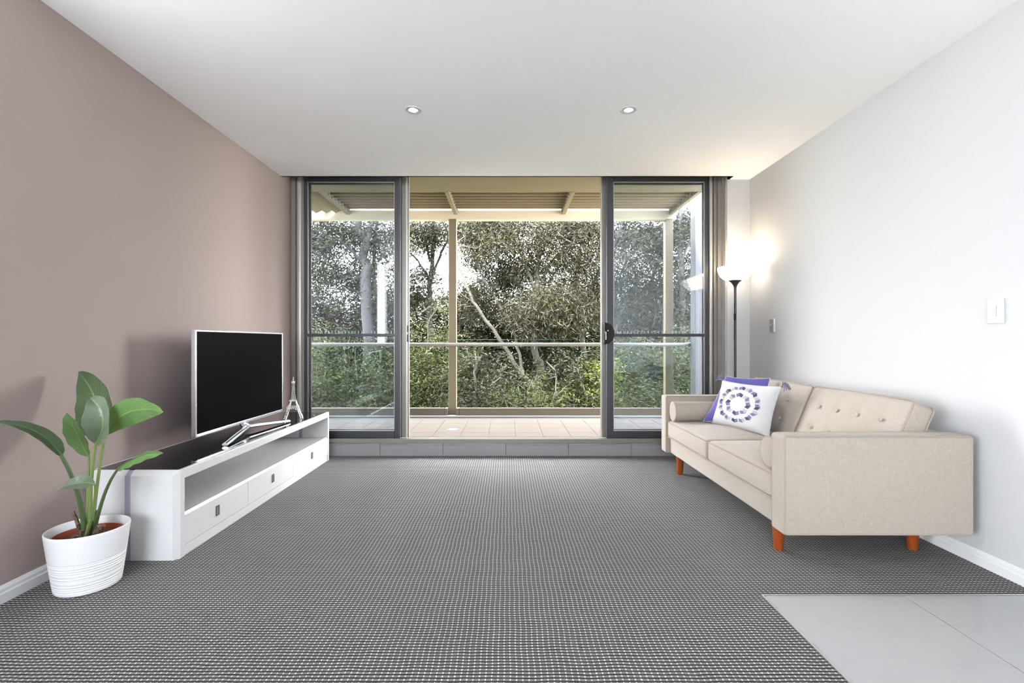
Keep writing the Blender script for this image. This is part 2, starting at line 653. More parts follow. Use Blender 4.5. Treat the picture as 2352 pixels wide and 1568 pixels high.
for i in range(-5, 2):
    for j in range(9):
        cx, cy = TX0 + 0.006 + 0.3005 + i * 0.601, TY1 - 0.004 - 0.3005 - j * 0.601
        if i < 0 and j < 2:
            continue
        if first:
            t_src.location = (cx, cy, 0)
            first = False
        else:
            inst(t_me, 'floor_tile', floor, (cx, cy, 0))

ZT = 3.05
wl = MB()
# left wall with two windows out of view; the wide one is added for light
wl.box(XL - 0.2, XL, 0.45, 1.20, -0.15, ZT)
wl.box(XL - 0.2, XL, Y_BACK - 0.2, -3.20, -0.15, ZT)
wl.box(XL - 0.2, XL, -3.20, 0.45, -0.15, 0.12)
wl.box(XL - 0.2, XL, -3.20, 0.45, 1.36, ZT)
wl.box(XL - 0.2, XL, 1.75, 4.76, -0.15, ZT)
wl.box(XL - 0.2, XL, 1.20, 1.75, -0.15, 1.05)
wl.box(XL - 0.2, XL, 1.20, 1.75, 2.43, ZT)
struct('wall_left', wl, M['wall_mauve'], 'mauve taupe painted side wall behind the television')
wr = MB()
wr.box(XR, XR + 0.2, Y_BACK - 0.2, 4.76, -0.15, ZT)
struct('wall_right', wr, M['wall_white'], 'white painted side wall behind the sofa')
wf = MB()
wf.box(2.10, XR, Y_RET, 4.76, -0.15, ZT)                 # return beside the doors
wf.box(2.10, XR + 1.6, 4.76, 4.95, -0.15, ZT)
wf.box(XL - 1.6, -2.10, 4.76, 4.95, -0.15, ZT)
wf.box(-2.12, 2.12, 4.755, 4.95, 2.82, ZT)
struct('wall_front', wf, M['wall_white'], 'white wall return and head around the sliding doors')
wb = MB()
wb.box(XL, -2.0, Y_BACK - 0.2, Y_BACK, -0.15, ZT)
wb.box(0.2, XR, Y_BACK - 0.2, Y_BACK, -0.15, ZT)
wb.box(-2.0, 0.2, Y_BACK - 0.2, Y_BACK, -0.15, 1.18)
wb.box(-2.0, 0.2, Y_BACK - 0.2, Y_BACK, 2.56, ZT)
struct('wall_back', wb, M['wall_back'], 'unseen wall whitened to bounce light, with an added window')
ce = MB()
ce.box(XL, XR, Y_BACK, Y_CEIL, HC, HC + 0.02)
ce.box(2.10, XR, Y_CEIL, Y_RET, HC, HC + 0.02)
ce.box(XL, 2.10, Y_CEIL - 0.02, Y_CEIL, HC, 2.86)
ce.box(2.10, 2.12, Y_CEIL - 0.02, Y_RET, HC, 2.86)
ce.box(XL, 2.12, Y_CEIL - 0.02, 4.80, 2.84, 2.86)
ce.box(XL - 0.2, XR + 0.2, Y_BACK - 0.2, 4.95, ZT - 0.02, ZT + 0.12)
struct('ceiling', ce, M['ceiling'], 'flat white ceiling with a slot for blinds along the doors')


def skirting(name, label, pts_dir, a0, a1):
    mb = MB()
    prof = [(0, 0), (0.016, 0), (0.016, 0.040), (0.012, 0.046), (0.0115, 0.058), (0.007, 0.066), (0.004, 0.072), (0, 0.072)]
    if pts_dir == 'left':
        mb.prism([(XL + p, q) for p, q in prof], 'y', a0, a1)
    elif pts_dir == 'right':
        mb.prism([(XR - p, q) for p, q in prof], 'y', a0, a1)
    else:
        mb.prism([(Y_RET - p, q) for p, q in prof], 'x', a0, a1)
    return struct(name, mb, M['skirting'], label)


skirting('baseboard_left', 'white moulded skirting board along the mauve wall', 'left', 0.45, Y_STEP)
skirting('baseboard_right', 'white moulded skirting board along the white wall', 'right', TY1 - 5.4, Y_RET)
skirting('baseboard_front', 'short white skirting board on the wall return', 'front', 2.10, XR - 0.016)

# unseen windows; the two wide ones are added to fill the room with light
for nm, lab, bars, pane in (
        ('window_1', 'narrow frosted window in the mauve wall',
         [((XL - 0.05, XL - 0.001), (Y_, Y_ + w_), (1.05, 2.43)) for Y_, w_ in ((1.20, 0.025), (1.725, 0.025))] +
         [((XL - 0.05, XL - 0.001), (1.20, 1.75), (1.05, 1.075)), ((XL - 0.05, XL - 0.001), (1.20, 1.75), (2.405, 2.43))],
         ((XL - 0.008, XL - 0.003), (1.225, 1.725), (1.075, 2.405))),
        ('fill_window_3', 'unseen low window added in the mauve wall to light the ceiling',
         [((XL - 0.12, XL - 0.06), (Y_, Y_ + 0.04), (0.12, 1.36)) for Y_ in (-3.20, -1.395, 0.41)] +
         [((XL - 0.12, XL - 0.06), (-3.20, 0.45), (0.12, 0.16)), ((XL - 0.12, XL - 0.06), (-3.20, 0.45), (1.32, 1.36))],
         ((XL - 0.095, XL - 0.089), (-3.16, 0.41), (0.16, 1.32))),
        ('fill_window_2', 'unseen window added behind the viewer to fill the room with light',
         [((X_, X_ + 0.04), (Y_BACK - 0.12, Y_BACK - 0.06), (1.18, 2.56)) for X_ in (-2.0, -0.92, 0.16)] +
         [((-2.0, 0.2), (Y_BACK - 0.12, Y_BACK - 0.06), (1.14, 1.18)), ((-2.0, 0.2), (Y_BACK - 0.12, Y_BACK - 0.06), (2.56, 2.60))],
         ((-1.96, 0.16), (Y_BACK - 0.095, Y_BACK - 0.089), (1.18, 2.56)))):
    mb = MB()
    for b in bars:
        mb.box(*b[0], *b[1], *b[2])
    wo = struct(nm, mb, M['frame_bronze'], lab)
    MB().box(*pane[0], *pane[1], *pane[2]).build('window_pane', M['frosted'] if nm == 'window_1' else M['glass'], wo)

# tiled step in front of the doors
st = MB()
st.box(XL, 2.10, Y_STEP + 0.012, 4.80, -0.05, 0.104)
step = struct('trim_1', st, M['grout_dark'], 'raised tiled step below the sliding doors')
xa = (873 - 1165) / 240.4
edges = [XL + 0.001] + [xa + 0.6 * k for k in range(-1, 6)] + [2.099]
edges = [e for e in edges if XL <= e <= 2.1]
for a, b in zip(edges[:-1], edges[1:]):
    if b - a < 0.02:
        continue
    MB().rbox(a + 0.0015, b - 0.0015, Y_STEP, Y_STEP + 0.012, 0.0, 0.104, 0.002, 1).build('riser_tile', M['step_tile'], step)
    MB().rbox(a + 0.0015, b - 0.0015, Y_STEP - 0.001, 4.745, 0.1045, 0.115, 0.003, 1).build('tread_tile', M['step_tile'], step)

# ================================================================== sliding doors
dfm = MB()
dfm.box(-2.10, 2.10, 4.745, 4.93, 0.05, 0.122)                 # sill
dfm.box(-2.10, 2.10, 4.660, 4.760, 0.1155, 0.130)
dfm.box(-2.10, 2.10, 4.655, 4.668, 0.1155, 0.156)
dfm.box(-2.10, 2.10, 4.690, 4.694, 0.130, 0.142)
for yy in (4.785, 4.852, 4.915):
    dfm.box(-2.02, 2.0, yy - 0.003, yy + 0.003, 0.122, 0.128)
dfm.box(-2.10, 2.10, 4.755, 4.93, 2.795, 2.82)                # head
for yy in (4.762, 4.822, 4.90):
    dfm.box(-2.10, 2.10, yy - 0.004, yy + 0.004, 2.785, 2.80)
dframe = struct('trim_2', dfm, M['frame_bronze'], 'bronze grey frame around the sliding doors')
jb = MB()
jb.box(-2.112, -2.070, 4.72, 4.93, 0.115, 2.795)
jb.box(-2.070, -2.052, 4.750, 4.93, 0.13, 2.795)
jb.build('jamb', M['frame_bronze'], dframe)
jl = MB()
jl.rbox(-2.068, -2.018, 4.735, 4.775, 0.115, 2.795, 0.018, 4)
jl.box(-2.014, -2.010, 4.757, 4.777, 0.13, 2.795)
jl.build('jamb_cover', M['frame_light'], dframe, True)
jr = MB()
jr.box(2.050, 2.10, 4.70, 4.93, 0.115, 2.795)
jr.box(2.025, 2.050, 4.735, 4.93, 0.13, 2.795)
jr.build('jamb', M['frame_bronze'], dframe)
jr2 = MB()
jr2.rbox(1.992, 2.022, 4.750, 4.785, 0.115, 2.795, 0.008, 3)
jr2.build('jamb_cover', M['frame_light'], dframe, True)
jr3 = MB()
for k in range(4):
    jr3.box(2.085, 2.0995, Y_RET + 0.006 + k * 0.026, Y_RET + 0.026 + k * 0.026, 0.115, 2.795)
jr3.build('reveal_lining', M['frame_light'], dframe)


def door_panel(name, label, xa, xb, y, s_l, s_r, mat, mid=True, z0=0.131, z1=2.785, top=0.108, bot=0.077, th=0.036):
    d = thing(name, label, None, ((xa + xb) / 2, y, z0), kind='structure')
    y0, y1 = y - th / 2, y + th / 2
    for a, b in ((xa, xa + s_l), (xb - s_r, xb)):
        mb = MB().rbox(a, b, y0, y1, z0, z1, 0.003, 1)
        mb.rbox(a + (b - a) * 0.42, a + (b - a) * 0.58, y0 - 0.004, y0 + 0.002, z0, z1, 0.001, 1)
        mb.build('stile', mat, d)
    MB().rbox(xa + s_l, xb - s_r, y0, y1, z1 - top, z1, 0.003, 1).build('top_rail', mat, d)
    MB().rbox(xa + s_l, xb - s_r, y0, y1, z0, z0 + bot, 0.003, 1).build('bottom_rail', mat, d)
    if mid:
        MB().rbox(xa + s_l, xb - s_r, y0 + 0.004, y1 - 0.004, 1.142, 1.172, 0.003, 1).build('middle_rail', mat, d)
    bd = MB()
    gx0, gx1, gz0, gz1 = xa + s_l, xb - s_r, z0 + bot, z1 - top
    for a in ((gx0, gx0 + 0.006, gz0, gz1), (gx1 - 0.006, gx1, gz0, gz1), (gx0, gx1, gz0, gz0 + 0.006), (gx0, gx1, gz1 - 0.006, gz1)):
        bd.box(a[0], a[1], y - 0.010, y + 0.010, a[2], a[3])
    bd.build('glazing_bead', M['frame_light'] if mid else mat, d)
    zs = ((gz0, 1.142), (1.172, gz1)) if mid else ((gz0, gz1),)
    for za, zb in zs:
        MB().box(gx0, gx1, y - 0.003, y + 0.003, za, zb).build('pane', M['glass'], d)
    return d


def yscr(u, Y):
    return (u - 1165.0) / F_PX * Y


dl = door_panel('door_1', 'charcoal framed glass sliding door beside the mauve wall', -2.012, -1.058, 4.80, 0.034, 0.058, M['frame_dark'])
dr = door_panel('door_2', 'charcoal framed glass sliding door with black D handle', 0.984, 1.992, 4.80, 0.068, 0.036, M['frame_dark'])
dl2 = door_panel('door_3', 'bronze framed glass panel stacked outside the sliding door by the mauve wall', -2.03, -0.985, 4.868, 0.05, 0.085, M['frame_bronze'], False)
dr2 = door_panel('door_4', 'bronze framed glass panel stacked outside the sliding door by the floor lamp', 0.940, 2.02, 4.868, 0.06, 0.05, M['frame_bronze'], False)
# pale strips standing in for the highlight on the outer panel edges
MB().rbox(-1.018, -1.002, 4.842, 4.852, 0.131, 2.785, 0.003, 2).build('edge_strip', M['frame_light'], dl2)
MB().rbox(0.945, 0.951, 4.842, 4.852, 0.131, 2.785, 0.002, 2).build('edge_strip', M['frame_light'], dr2)
# latch plate
lp = MB().rbox(-1.004, -0.990, 4.836, 4.85, 1.09, 1.255, 0.004, 2)
la = lp.build('latch_plate', M['black_plastic'], dl2)
MB().rbox(-1.002, -0.996, 4.829, 4.838, 1.165, 1.188, 0.002, 2).build('latch', M['frame_light'], la)
# D handle
hp = []
hz = 1.09 + (785 - 765.5) * 4.76 / F_PX
for k in range(0, 25):
    a = -PI / 2 + PI * k / 24
    hp.append((0.952 + 0.102 * math.cos(a) ** 0.85 if math.cos(a) > 0 else 0.952, hz + 0.106 * math.sin(a)))
hd = MB()
hd.prism(hp, 'y', 4.742, 4.784)
hd.rbox(0.948, 0.966, 4.725, 4.784, hz - 0.10, hz + 0.10, 0.007, 3)
ho = hd.build('handle', M['black_plastic'], dr, True)
MB().rbox(0.961, 0.967, 4.718, 4.728, hz - 0.062, hz + 0.018, 0.003, 2).build('latch_lever', M['chrome'], ho)
sc_ = MB()
sc_.tube([(0.988, 4.742, hz + 0.028), (0.988, 4.737, hz + 0.028)], 0.006, 10)
sc_.build('screw', M['chrome'], ho, True)
# white dashes on the glass just above the middle rail
for d, xa, xb in ((dl, -1.97, -1.12), (dr, 1.06, 1.95)):
    mb = MB()
    n = 27
    for k in range(n):
        xx = xa + (xb - xa) * k / (n - 1)
        mb.box(xx - 0.004, xx + 0.004, 4.8032, 4.8042, 1.172, 1.200)
    o = mb.build('safety_dashes', M['white_dash'], d)
    o['kind'] = 'stuff'

# roller blind in the ceiling slot, its cord hangs beside the doors
rb = thing('roller_blind', 'roller blind hidden in the ceiling slot with a thin looped cord', 'blind', (0, 4.66, 2.78))
rt = MB()
rt.tube([(-2.08, 4.66, 2.79), (2.07, 4.66, 2.79)], 0.028, 16)
rt.build('tube', M['wall_white'], rb, True)
ch = MB()
px = yscr(1665.5, 4.60)
loop = [(px - 0.010, 4.60, 2.79 - 0.0), (px - 0.010, 4.60, 1.60)] + \
       [(px - 0.010 * math.cos(t * PI / 6), 4.60, 1.59 - 0.018 * math.sin(t * PI / 6)) for t in range(1, 6)] + \
       [(px + 0.010, 4.60, 1.60), (px + 0.010, 4.60, 2.79)]
ch.tube(loop, 0.0016, 5)
ch.build('cord', M['frame_bronze'], rb)

# ================================================================== balcony
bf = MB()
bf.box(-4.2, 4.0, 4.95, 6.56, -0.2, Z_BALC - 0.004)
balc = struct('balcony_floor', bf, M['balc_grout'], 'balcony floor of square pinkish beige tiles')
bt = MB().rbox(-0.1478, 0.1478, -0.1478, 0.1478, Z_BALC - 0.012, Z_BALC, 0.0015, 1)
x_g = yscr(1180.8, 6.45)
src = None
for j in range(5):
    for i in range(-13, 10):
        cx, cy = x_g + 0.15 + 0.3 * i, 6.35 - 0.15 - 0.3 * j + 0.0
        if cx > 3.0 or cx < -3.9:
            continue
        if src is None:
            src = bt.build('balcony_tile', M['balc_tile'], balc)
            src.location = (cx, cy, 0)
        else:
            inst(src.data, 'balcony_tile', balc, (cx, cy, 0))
kb = MB()
kb.rbox(-4.2, 4.0, 6.50, 6.86, -0.25, 0.092, 0.006, 2)
struct('trim_3', kb, M['concrete_white'], 'low white kerb along the outer edge of the balcony')
# rendered pillar at the end of the balcony
pl = MB()
pl.rbox(2.47, 3.4, 6.35, 6.52, -0.2, 3.4, 0.005, 1)
struct('wall_balcony_right', pl, M['render_grey'], 'pale grey rendered blade wall at the end of the balcony')

pl2 = MB()  # unseen wall added to keep sun off the balcony
pl2.rbox(-4.35, -4.21, 4.95, 6.9, -0.2, 3.4, 0.005, 1)
struct('wall_sun_block_left', pl2, M['render_grey'], 'unseen grey wall added at the balcony end to block the sun')

fd = thing('floor_drain', 'small round white drain cover set in the balcony tiles', 'drain', (yscr(1040, 5.63), 5.63, Z_BALC))
fx = yscr(1040, 5.63)
MB().lathe([(0.062, Z_BALC), (0.062, Z_BALC + 0.003), (0.058, Z_BALC + 0.005)], fx, 5.63, 28).build('cover', M['concrete_white'], fd, True)
for k in range(5):
    q = MB()
    a = 2 * PI * k / 5
    q.rbox(fx + 0.03 * math.cos(a) - 0.010, fx + 0.03 * math.cos(a) + 0.010, 5.63 + 0.03 * math.sin(a) - 0.005, 5.63 + 0.03 * math.sin(a) + 0.005, Z_BALC + 0.004, Z_BALC + 0.0056, 0.0006, 1)
    q.build('slot', M['pull_dark'], fd)

# pergola with louvre slats
pg = thing('pergola', 'beige metal balcony roof of louvre slats on square posts', 'pergola', (0, 6.7, 0.092))
POSTS = (-3.74, -0.755, 2.235)
for X in POSTS:
    MB().rbox(X - 0.053, X + 0.053, 6.66, 6.76, 0.0925, 2.79, 0.004, 1).build('post', M['pergola_post'], pg)
MB().rbox(-4.2, 2.33, 6.66, 6.76, 2.775, 2.955, 0.004, 1).build('front_beam', M['beam_lit'], pg)
MB().rbox(-4.2, 2.33, 6.60, 6.70, 2.956, 2.966, 0.002, 1).build('sky_gap_cap', M['pergola'], pg)  # cap added to close the slit of sky above the beam
MB().rbox(-4.2, 2.33, 5.49, 5.65, 2.845, 2.99, 0.004, 1).build('back_beam', M['pergola'], pg)
MB().rbox(-4.2, 3.4, 4.955, 5.488, 2.835, 2.99, 0.004, 1).build('soffit_panel', M['pergola'], pg)
for X in (-2.19, -0.71, 0.775, 2.255):
    MB().rbox(X - 0.026, X + 0.026, 5.652, 6.658, 2.842, 2.985, 0.003, 1).build('rafter', M['pergola'], pg)
    sgn = 1 if X < 0 else -1
    for k in range(8):
        yy = 5.722 + k * 0.121
        br = MB()
        br.tube([(X + sgn * 0.026, yy, 2.875 + 0.004), (X + sgn * 0.036, yy, 2.879)], 0.017, 10)
        br.build('pivot_cap', M['concrete_white'], pg, True)
sl_src = {}
for xa, xb in ((-2.162, -0.738), (-0.682, 0.747), (0.803, 2.227)):
    for k in range(8):
        yy = 5.722 + k * 0.121
        s_ = MB()
        s_.prism([(yy - 0.068, 2.884), (yy + 0.066, 2.914), (yy + 0.066, 2.920), (yy - 0.060, 2.893), (yy - 0.060, 2.926), (yy - 0.068, 2.926)], 'x', xa, xb)
        s_.build('slat', M['pergola'], pg)
for k in range(14):
    xx = -2.30 - k * 0.135
    s_ = MB()
    s_.prism([(xx - 0.072, 2.870), (xx - 0.062, 2.862), (xx + 0.072, 2.925), (xx + 0.066, 2.936)], 'y', 5.655, 6.655)
    s_.build('slat', M['pergola'], pg)

# balustrade
YB = 6.60
bl = thing('glass_balustrade', 'frameless glass balcony balustrade with a round metal handrail', 'balustrade', (0, YB, 0.092))
hr = MB()
hr.tube([(-4.1, YB - 0.075, 1.054), (2.44, YB - 0.075, 1.054)], 0.024, 16)
hro = hr.build('handrail', M['rail_metal'], bl, True)
hc = MB()
hc.tube([(2.44, YB - 0.075, 1.054), (2.47, YB - 0.075, 1.054)], 0.027, 16)
hc.build('end_cap', M['frame_dark'], hro, True)
xj = [-4.1, -3.02, -2.09, -0.875, None, -0.635, 0.245, 1.185, 2.05, 2.10, 2.42]
panels = [(-4.1, -3.025), (-3.015, -2.095), (-2.085, -0.80), (-0.70, 0.24), (0.25, 1.175), (1.19, 2.10), (2.11, 2.46)]
for a, b in panels:
    MB().box(a, b, YB - 0.006, YB + 0.006, 0.19, 1.122).build('glass_panel', M['glass_rail'], bl)
    MB().box(a, b, YB - 0.0062, YB + 0.0062, 1.1205, 1.1245).build('glass_edge', M['glass_edge'], bl)
    for cxx in (a + 0.12, b - 0.12):
        q = MB()
        q.tube([(cxx, YB - 0.075, 1.034), (cxx, YB - 0.062, 1.000), (cxx, YB - 0.008, 0.995)], 0.006, 8)
        q.build('bracket', M['rail_metal'], bl, True)
for a, b in ((-4.1, -0.855), (-0.652, 2.46)):
    MB().rbox(a, b, YB - 0.03, YB + 0.03, 0.0922, 0.19, 0.004, 1).build('bottom_rail', M['bottom_rail'], bl)
for a, b in ((-0.852, -0.812), (-0.698, -0.655)):
    MB().rbox(a, b, YB - 0.028, YB + 0.10, 0.0922, 0.185, 0.003, 1).build('post_bracket', M['bottom_rail'], bl)
for xx in (0.245, 1.182, 2.105):
    MB().rbox(xx - 0.012, xx + 0.012, YB - 0.012, YB + 0.012, 0.19, 0.215, 0.002, 1).build('clip', M['frame_dark'], bl)

# ================================================================== garden
ZG = -3.0
gr = MB()
gr.box(-40, 40, 7.2, 60, ZG - 0.2, ZG)
struct('ground', gr, M['ground'], 'garden ground far below the balcony')


def foliage_mesh(name, centers, per, sigma, length, width, droop, mat, parent, tint_bias=0.0, seed=0):
    g = np.random.default_rng(seed)
    C = np.asarray(centers, dtype=float)
    n = len(C) * per
    ctr = np.repeat(C, per, axis=0)
    p = ctr + g.normal(0, 1, (n, 3)) * np.array(sigma)
    # leaf direction: outward and hanging
    d = g.normal(0, 1, (n, 3))
    d[:, 2] = d[:, 2] * 0.6 - droop
    d /= np.linalg.norm(d, axis=1)[:, None]
    r = g.normal(0, 1, (n, 3))
    s = np.cross(d, r)
    s /= np.linalg.norm(s, axis=1)[:, None] + 1e-9
    nn = np.cross(s, d)
    L = length * g.uniform(0.6, 1.25, n)[:, None]
    Wd = width * g.uniform(0.7, 1.2, n)[:, None]
    bend = (g.uniform(-0.25, 0.25, n)[:, None]) * L
    v = np.empty((n, 6, 3))
    v[:, 0] = p
    v[:, 1] = p + d * L * 0.38 + s * Wd * 0.5 + nn * bend * 0.5
    v[:, 2] = p + d * L * 0.38 - s * Wd * 0.5 + nn * bend * 0.5
    v[:, 3] = p + d * L * 0.72 + s * Wd * 0.36 + nn * bend * 0.55
    v[:, 4] = p + d * L * 0.72 - s * Wd * 0.36 + nn * bend * 0.55
    v[:, 5] = p + d * L
    off = np.array(parent.location)
    v -= off
    base = (np.arange(n) * 6)[:, None]
    tri1 = base + np.array([0, 2, 1])
    quad = base + np.array([1, 2, 4, 3])
    tri2 = base + np.array([3, 4, 5])
    loops = np.concatenate([tri1, quad, tri2], axis=1).ravel()
    starts = (np.arange(n) * 10)[:, None] + np.array([0, 3, 7])
    me = bpy.data.meshes.new(name)
    me.vertices.add(n * 6)
    me.vertices.foreach_set('co', v.ravel())
    me.loops.add(n * 10)
    me.loops.foreach_set('vertex_index', loops.astype(np.int32))
    me.polygons.add(n * 3)
    me.polygons.foreach_set('loop_start', starts.ravel().astype(np.int32))
    me.update(calc_edges=True)
    ct = np.clip(g.normal(0.45 + tint_bias, 0.16, len(C)), 0, 1)
    tint = np.clip(np.repeat(ct, per) + g.normal(0, 0.22, n), 0, 1)
    a = me.attributes.new('tint', 'FLOAT', 'POINT')
    a.data.foreach_set('value', np.repeat(tint, 6).astype(np.float32))
    me.materials.append(mat)
    o = bpy.data.objects.new(name, me)
    COL.objects.link(o)
    o.parent = parent
    o['kind'] = 'stuff'
    return o


def tree(name, label, base, limbs, crowns, leaf, sigma, length, width, droop, mat, bark, per=55, seed=0, bias=0.0, group=None):
    """limbs: [(points, r0, r1)]; crowns: [(centre, radii, clusters)]"""
    g = np.random.default_rng(seed)
    t = thing(name, label, 'tree' if 'tree' in name else 'shrub', base, group)
    all_pts = []
    for k, (pts, r0, r1) in enumerate(limbs):
        # smooth the polyline and give it a slight wander
        P = [Vector(q) for q in pts]
        out = []
        for i in range(len(P) - 1):
            p_1 = P[i - 1] if i else P[0]
            p2 = P[i + 2] if i + 2 < len(P) else P[-1]
            for j in range(5):
                u = j / 5
                a, b = P[i], P[i + 1]
                q = 0.5 * ((2 * a) + (b - p_1) * u + (2 * p_1 - 5 * a + 4 * b - p2) * u * u + (3 * a - p_1 - 3 * b + p2) * u ** 3)
                out.append(q + Vector(g.normal(0, 0.25 * r0, 3)) * (0 if i == 0 and j == 0 else 1))
        out.append(P[-1])
        m = len(out)
        mb = MB()
        mb.tube(out, [r0 + (r1 - r0) * i / (m - 1) for i in range(m)], 7)
        mb.build('trunk' if k == 0 else 'limb', bark, t, True, 60)
        all_pts += [tuple(q) for q in out]
    A = np.array(all_pts)
    centers = []
    tw = MB()
    for (c0, rad, nc) in crowns:
        c0, rad = np.array(c0), np.array(rad)
        q = g.normal(0, 1, (nc, 3))
        q /= np.linalg.norm(q, axis=1)[:, None]
        q = c0 + q * rad * (g.uniform(0, 1, nc) ** (1 / 2.4))[:, None]
        for p in q:
            centers.append(p)
            dd = np.linalg.norm(A - p, axis=1)
            s0 = A[np.argmin(dd)]
            if dd.min() < 2.2 and g.uniform() < 0.55:
                mid = (s0 + p) / 2 + g.normal(0, 0.10, 3)
                tw.tube([s0, mid, p], [0.014, 0.009, 0.004], 3, cap=False)
    if tw.v:
        tw_o = tw.build('twigs', bark, t)
        tw_o['kind'] = 'stuff'
    foliage_mesh('foliage', centers, per, sigma, length, width, droop, mat, t, bias, seed + 100)
    return t


def W3(u, v, Y):
    return ((u - 1165) / F_PX * Y, Y, CAM_H - (v - 785) / F_PX * Y)


# main gum tree: slanting pale limbs behind the middle opening
tree('gum_tree', 'tall gum tree with pale forked limbs behind the open doorway', (0.75, 11.0, ZG),
     [([(0.75, 11.0, ZG), (0.72, 11.0, -0.8), W3(1238, 850, 11), W3(1226, 790, 11), W3(1230, 690, 11), W3(1236, 600, 11.1), W3(1240, 500, 11.3), (0.9, 11.5, 5.2)], 0.105, 0.03),
      ([W3(1238, 895, 11), W3(1200, 860, 10.9), W3(1150, 780, 10.8), W3(1105, 720, 10.7), W3(1065, 640, 10.6), W3(1045, 560, 10.5)], 0.062, 0.02),
      ([W3(1200, 860, 10.9), W3(1190, 800, 11), W3(1165, 730, 11.1), W3(1110, 640, 11.2), W3(1080, 560, 11.4)], 0.04, 0.015),
      ([W3(1230, 690, 11), W3(1260, 610, 11.2), W3(1300, 560, 11.3), W3(1320, 500, 11.4)], 0.035, 0.015),
      ([W3(1228, 660, 11), W3(1205, 600, 11), W3(1190, 540, 11.1), W3(1165, 480, 11.3)], 0.035, 0.012)],
     [(W3(1230, 560, 11.0), (1.15, 0.9, 0.75), 135), (W3(1110, 560, 11.2), (0.75, 0.8, 0.65), 80),
      (W3(1250, 720, 10.6), (1.0, 0.7, 0.55), 85), (W3(1330, 600, 11.4), (0.7, 0.7, 0.7), 60),
      ((0.6, 11.4, 4.4), (2.0, 1.2, 0.7), 70), (W3(1085, 690, 11.4), (0.6, 0.7, 0.5), 60), (W3(1170, 630, 11.8), (0.9, 0.7, 0.4), 70), (W3(1120, 525, 11.6), (0.9, 0.7, 0.35), 75), (W3(1310, 525, 11.5), (0.9, 0.7, 0.35), 70), (W3(1310, 700, 11.0), (0.7, 0.7, 0.5), 60)],
     None, (0.165, 0.165, 0.14), 0.125, 0.017, 0.75, M['gum_leaf'], M['bark'], per=92, seed=1)

tree('gum_tree', 'gum tree with a leaning pale limb behind the D handle door', (2.75, 11.3, ZG),
     [([(2.75, 11.3, ZG), (2.5, 11.3, -1.0), W3(1395, 800, 11.3), W3(1425, 720, 11.3), W3(1490, 655, 11.3), W3(1525, 560, 11.4), W3(1535, 480, 11.5)], 0.085, 0.02),
      ([W3(1400, 790, 11.3), W3(1440, 690, 11.2), W3(1462, 640, 11.1), W3(1440, 590, 11.0), W3(1420, 545, 11)], 0.045, 0.015),
      ([W3(1345, 830, 11.6), W3(1322, 660, 11.6), W3(1330, 590, 11.6), W3(1345, 520, 11.6)], 0.07, 0.03),
      ([W3(1370, 760, 11.5), W3(1363, 650, 11.6), W3(1340, 570, 11.7)], 0.035, 0.015)],
     [(W3(1450, 590, 11.2), (0.8, 0.7, 0.6), 100), (W3(1480, 690, 11.2), (0.9, 0.8, 0.5), 75), (W3(1395, 690, 11.7), (0.7, 0.8, 0.8), 60),
      (W3(1420, 535, 11.8), (0.9, 0.6, 0.4), 75), (W3(1500, 545, 11.6), (0.6, 0.6, 0.4), 50), ((2.8, 11.6, 4.6), (1.4, 1.0, 0.6), 40)],
     None, (0.155, 0.155, 0.13), 0.11, 0.016, 0.7, M['gum_leaf'], M['bark'], per=88, seed=2)

tree('paperbark_tree', 'dark thick trunked tree behind the door by the mauve wall', (-3.1, 10.6, ZG),
     [([(-3.15, 10.6, ZG), (-3.1, 10.6, 0.0), W3(842, 640, 10.6), W3(840, 560, 10.6), W3(828, 520, 10.6), (-3.4, 10.7, 4.6)], 0.15, 0.06),
      ([W3(842, 560, 10.6), W3(850, 520, 10.6), W3(862, 480, 10.6), (-2.7, 10.6, 4.8)], 0.075, 0.04),
      ([W3(862, 720, 10.9), W3(858, 600, 10.9), W3(866, 500, 10.9)], 0.05, 0.03),
      ([W3(850, 640, 10.7), W3(880, 585, 10.7), W3(930, 540, 10.7)], 0.03, 0.012),
      ([W3(838, 610, 10.6), W3(790, 560, 10.5), W3(740, 540, 10.4), W3(700, 520, 10.4)], 0.035, 0.012)],
     [(W3(740, 545, 10.6), (0.8, 0.8, 0.5), 85), (W3(770, 640, 10.9), (0.9, 0.8, 0.55), 120), (W3(880, 570, 11.0), (0.7, 0.8, 0.7), 85),
      ((-3.3, 11.0, 4.7), (2.0, 1.1, 0.6), 60), (W3(690, 600, 10.9), (0.8, 0.8, 0.8), 75), (W3(870, 690, 11.2), (0.8, 0.8, 0.4), 70), (W3(800, 535, 11.2), (1.2, 0.7, 0.35), 90)],
     None, (0.15, 0.15, 0.13), 0.080, 0.018, 0.35, M['dark_leaf'], M['bark_dark'], per=85, seed=3)

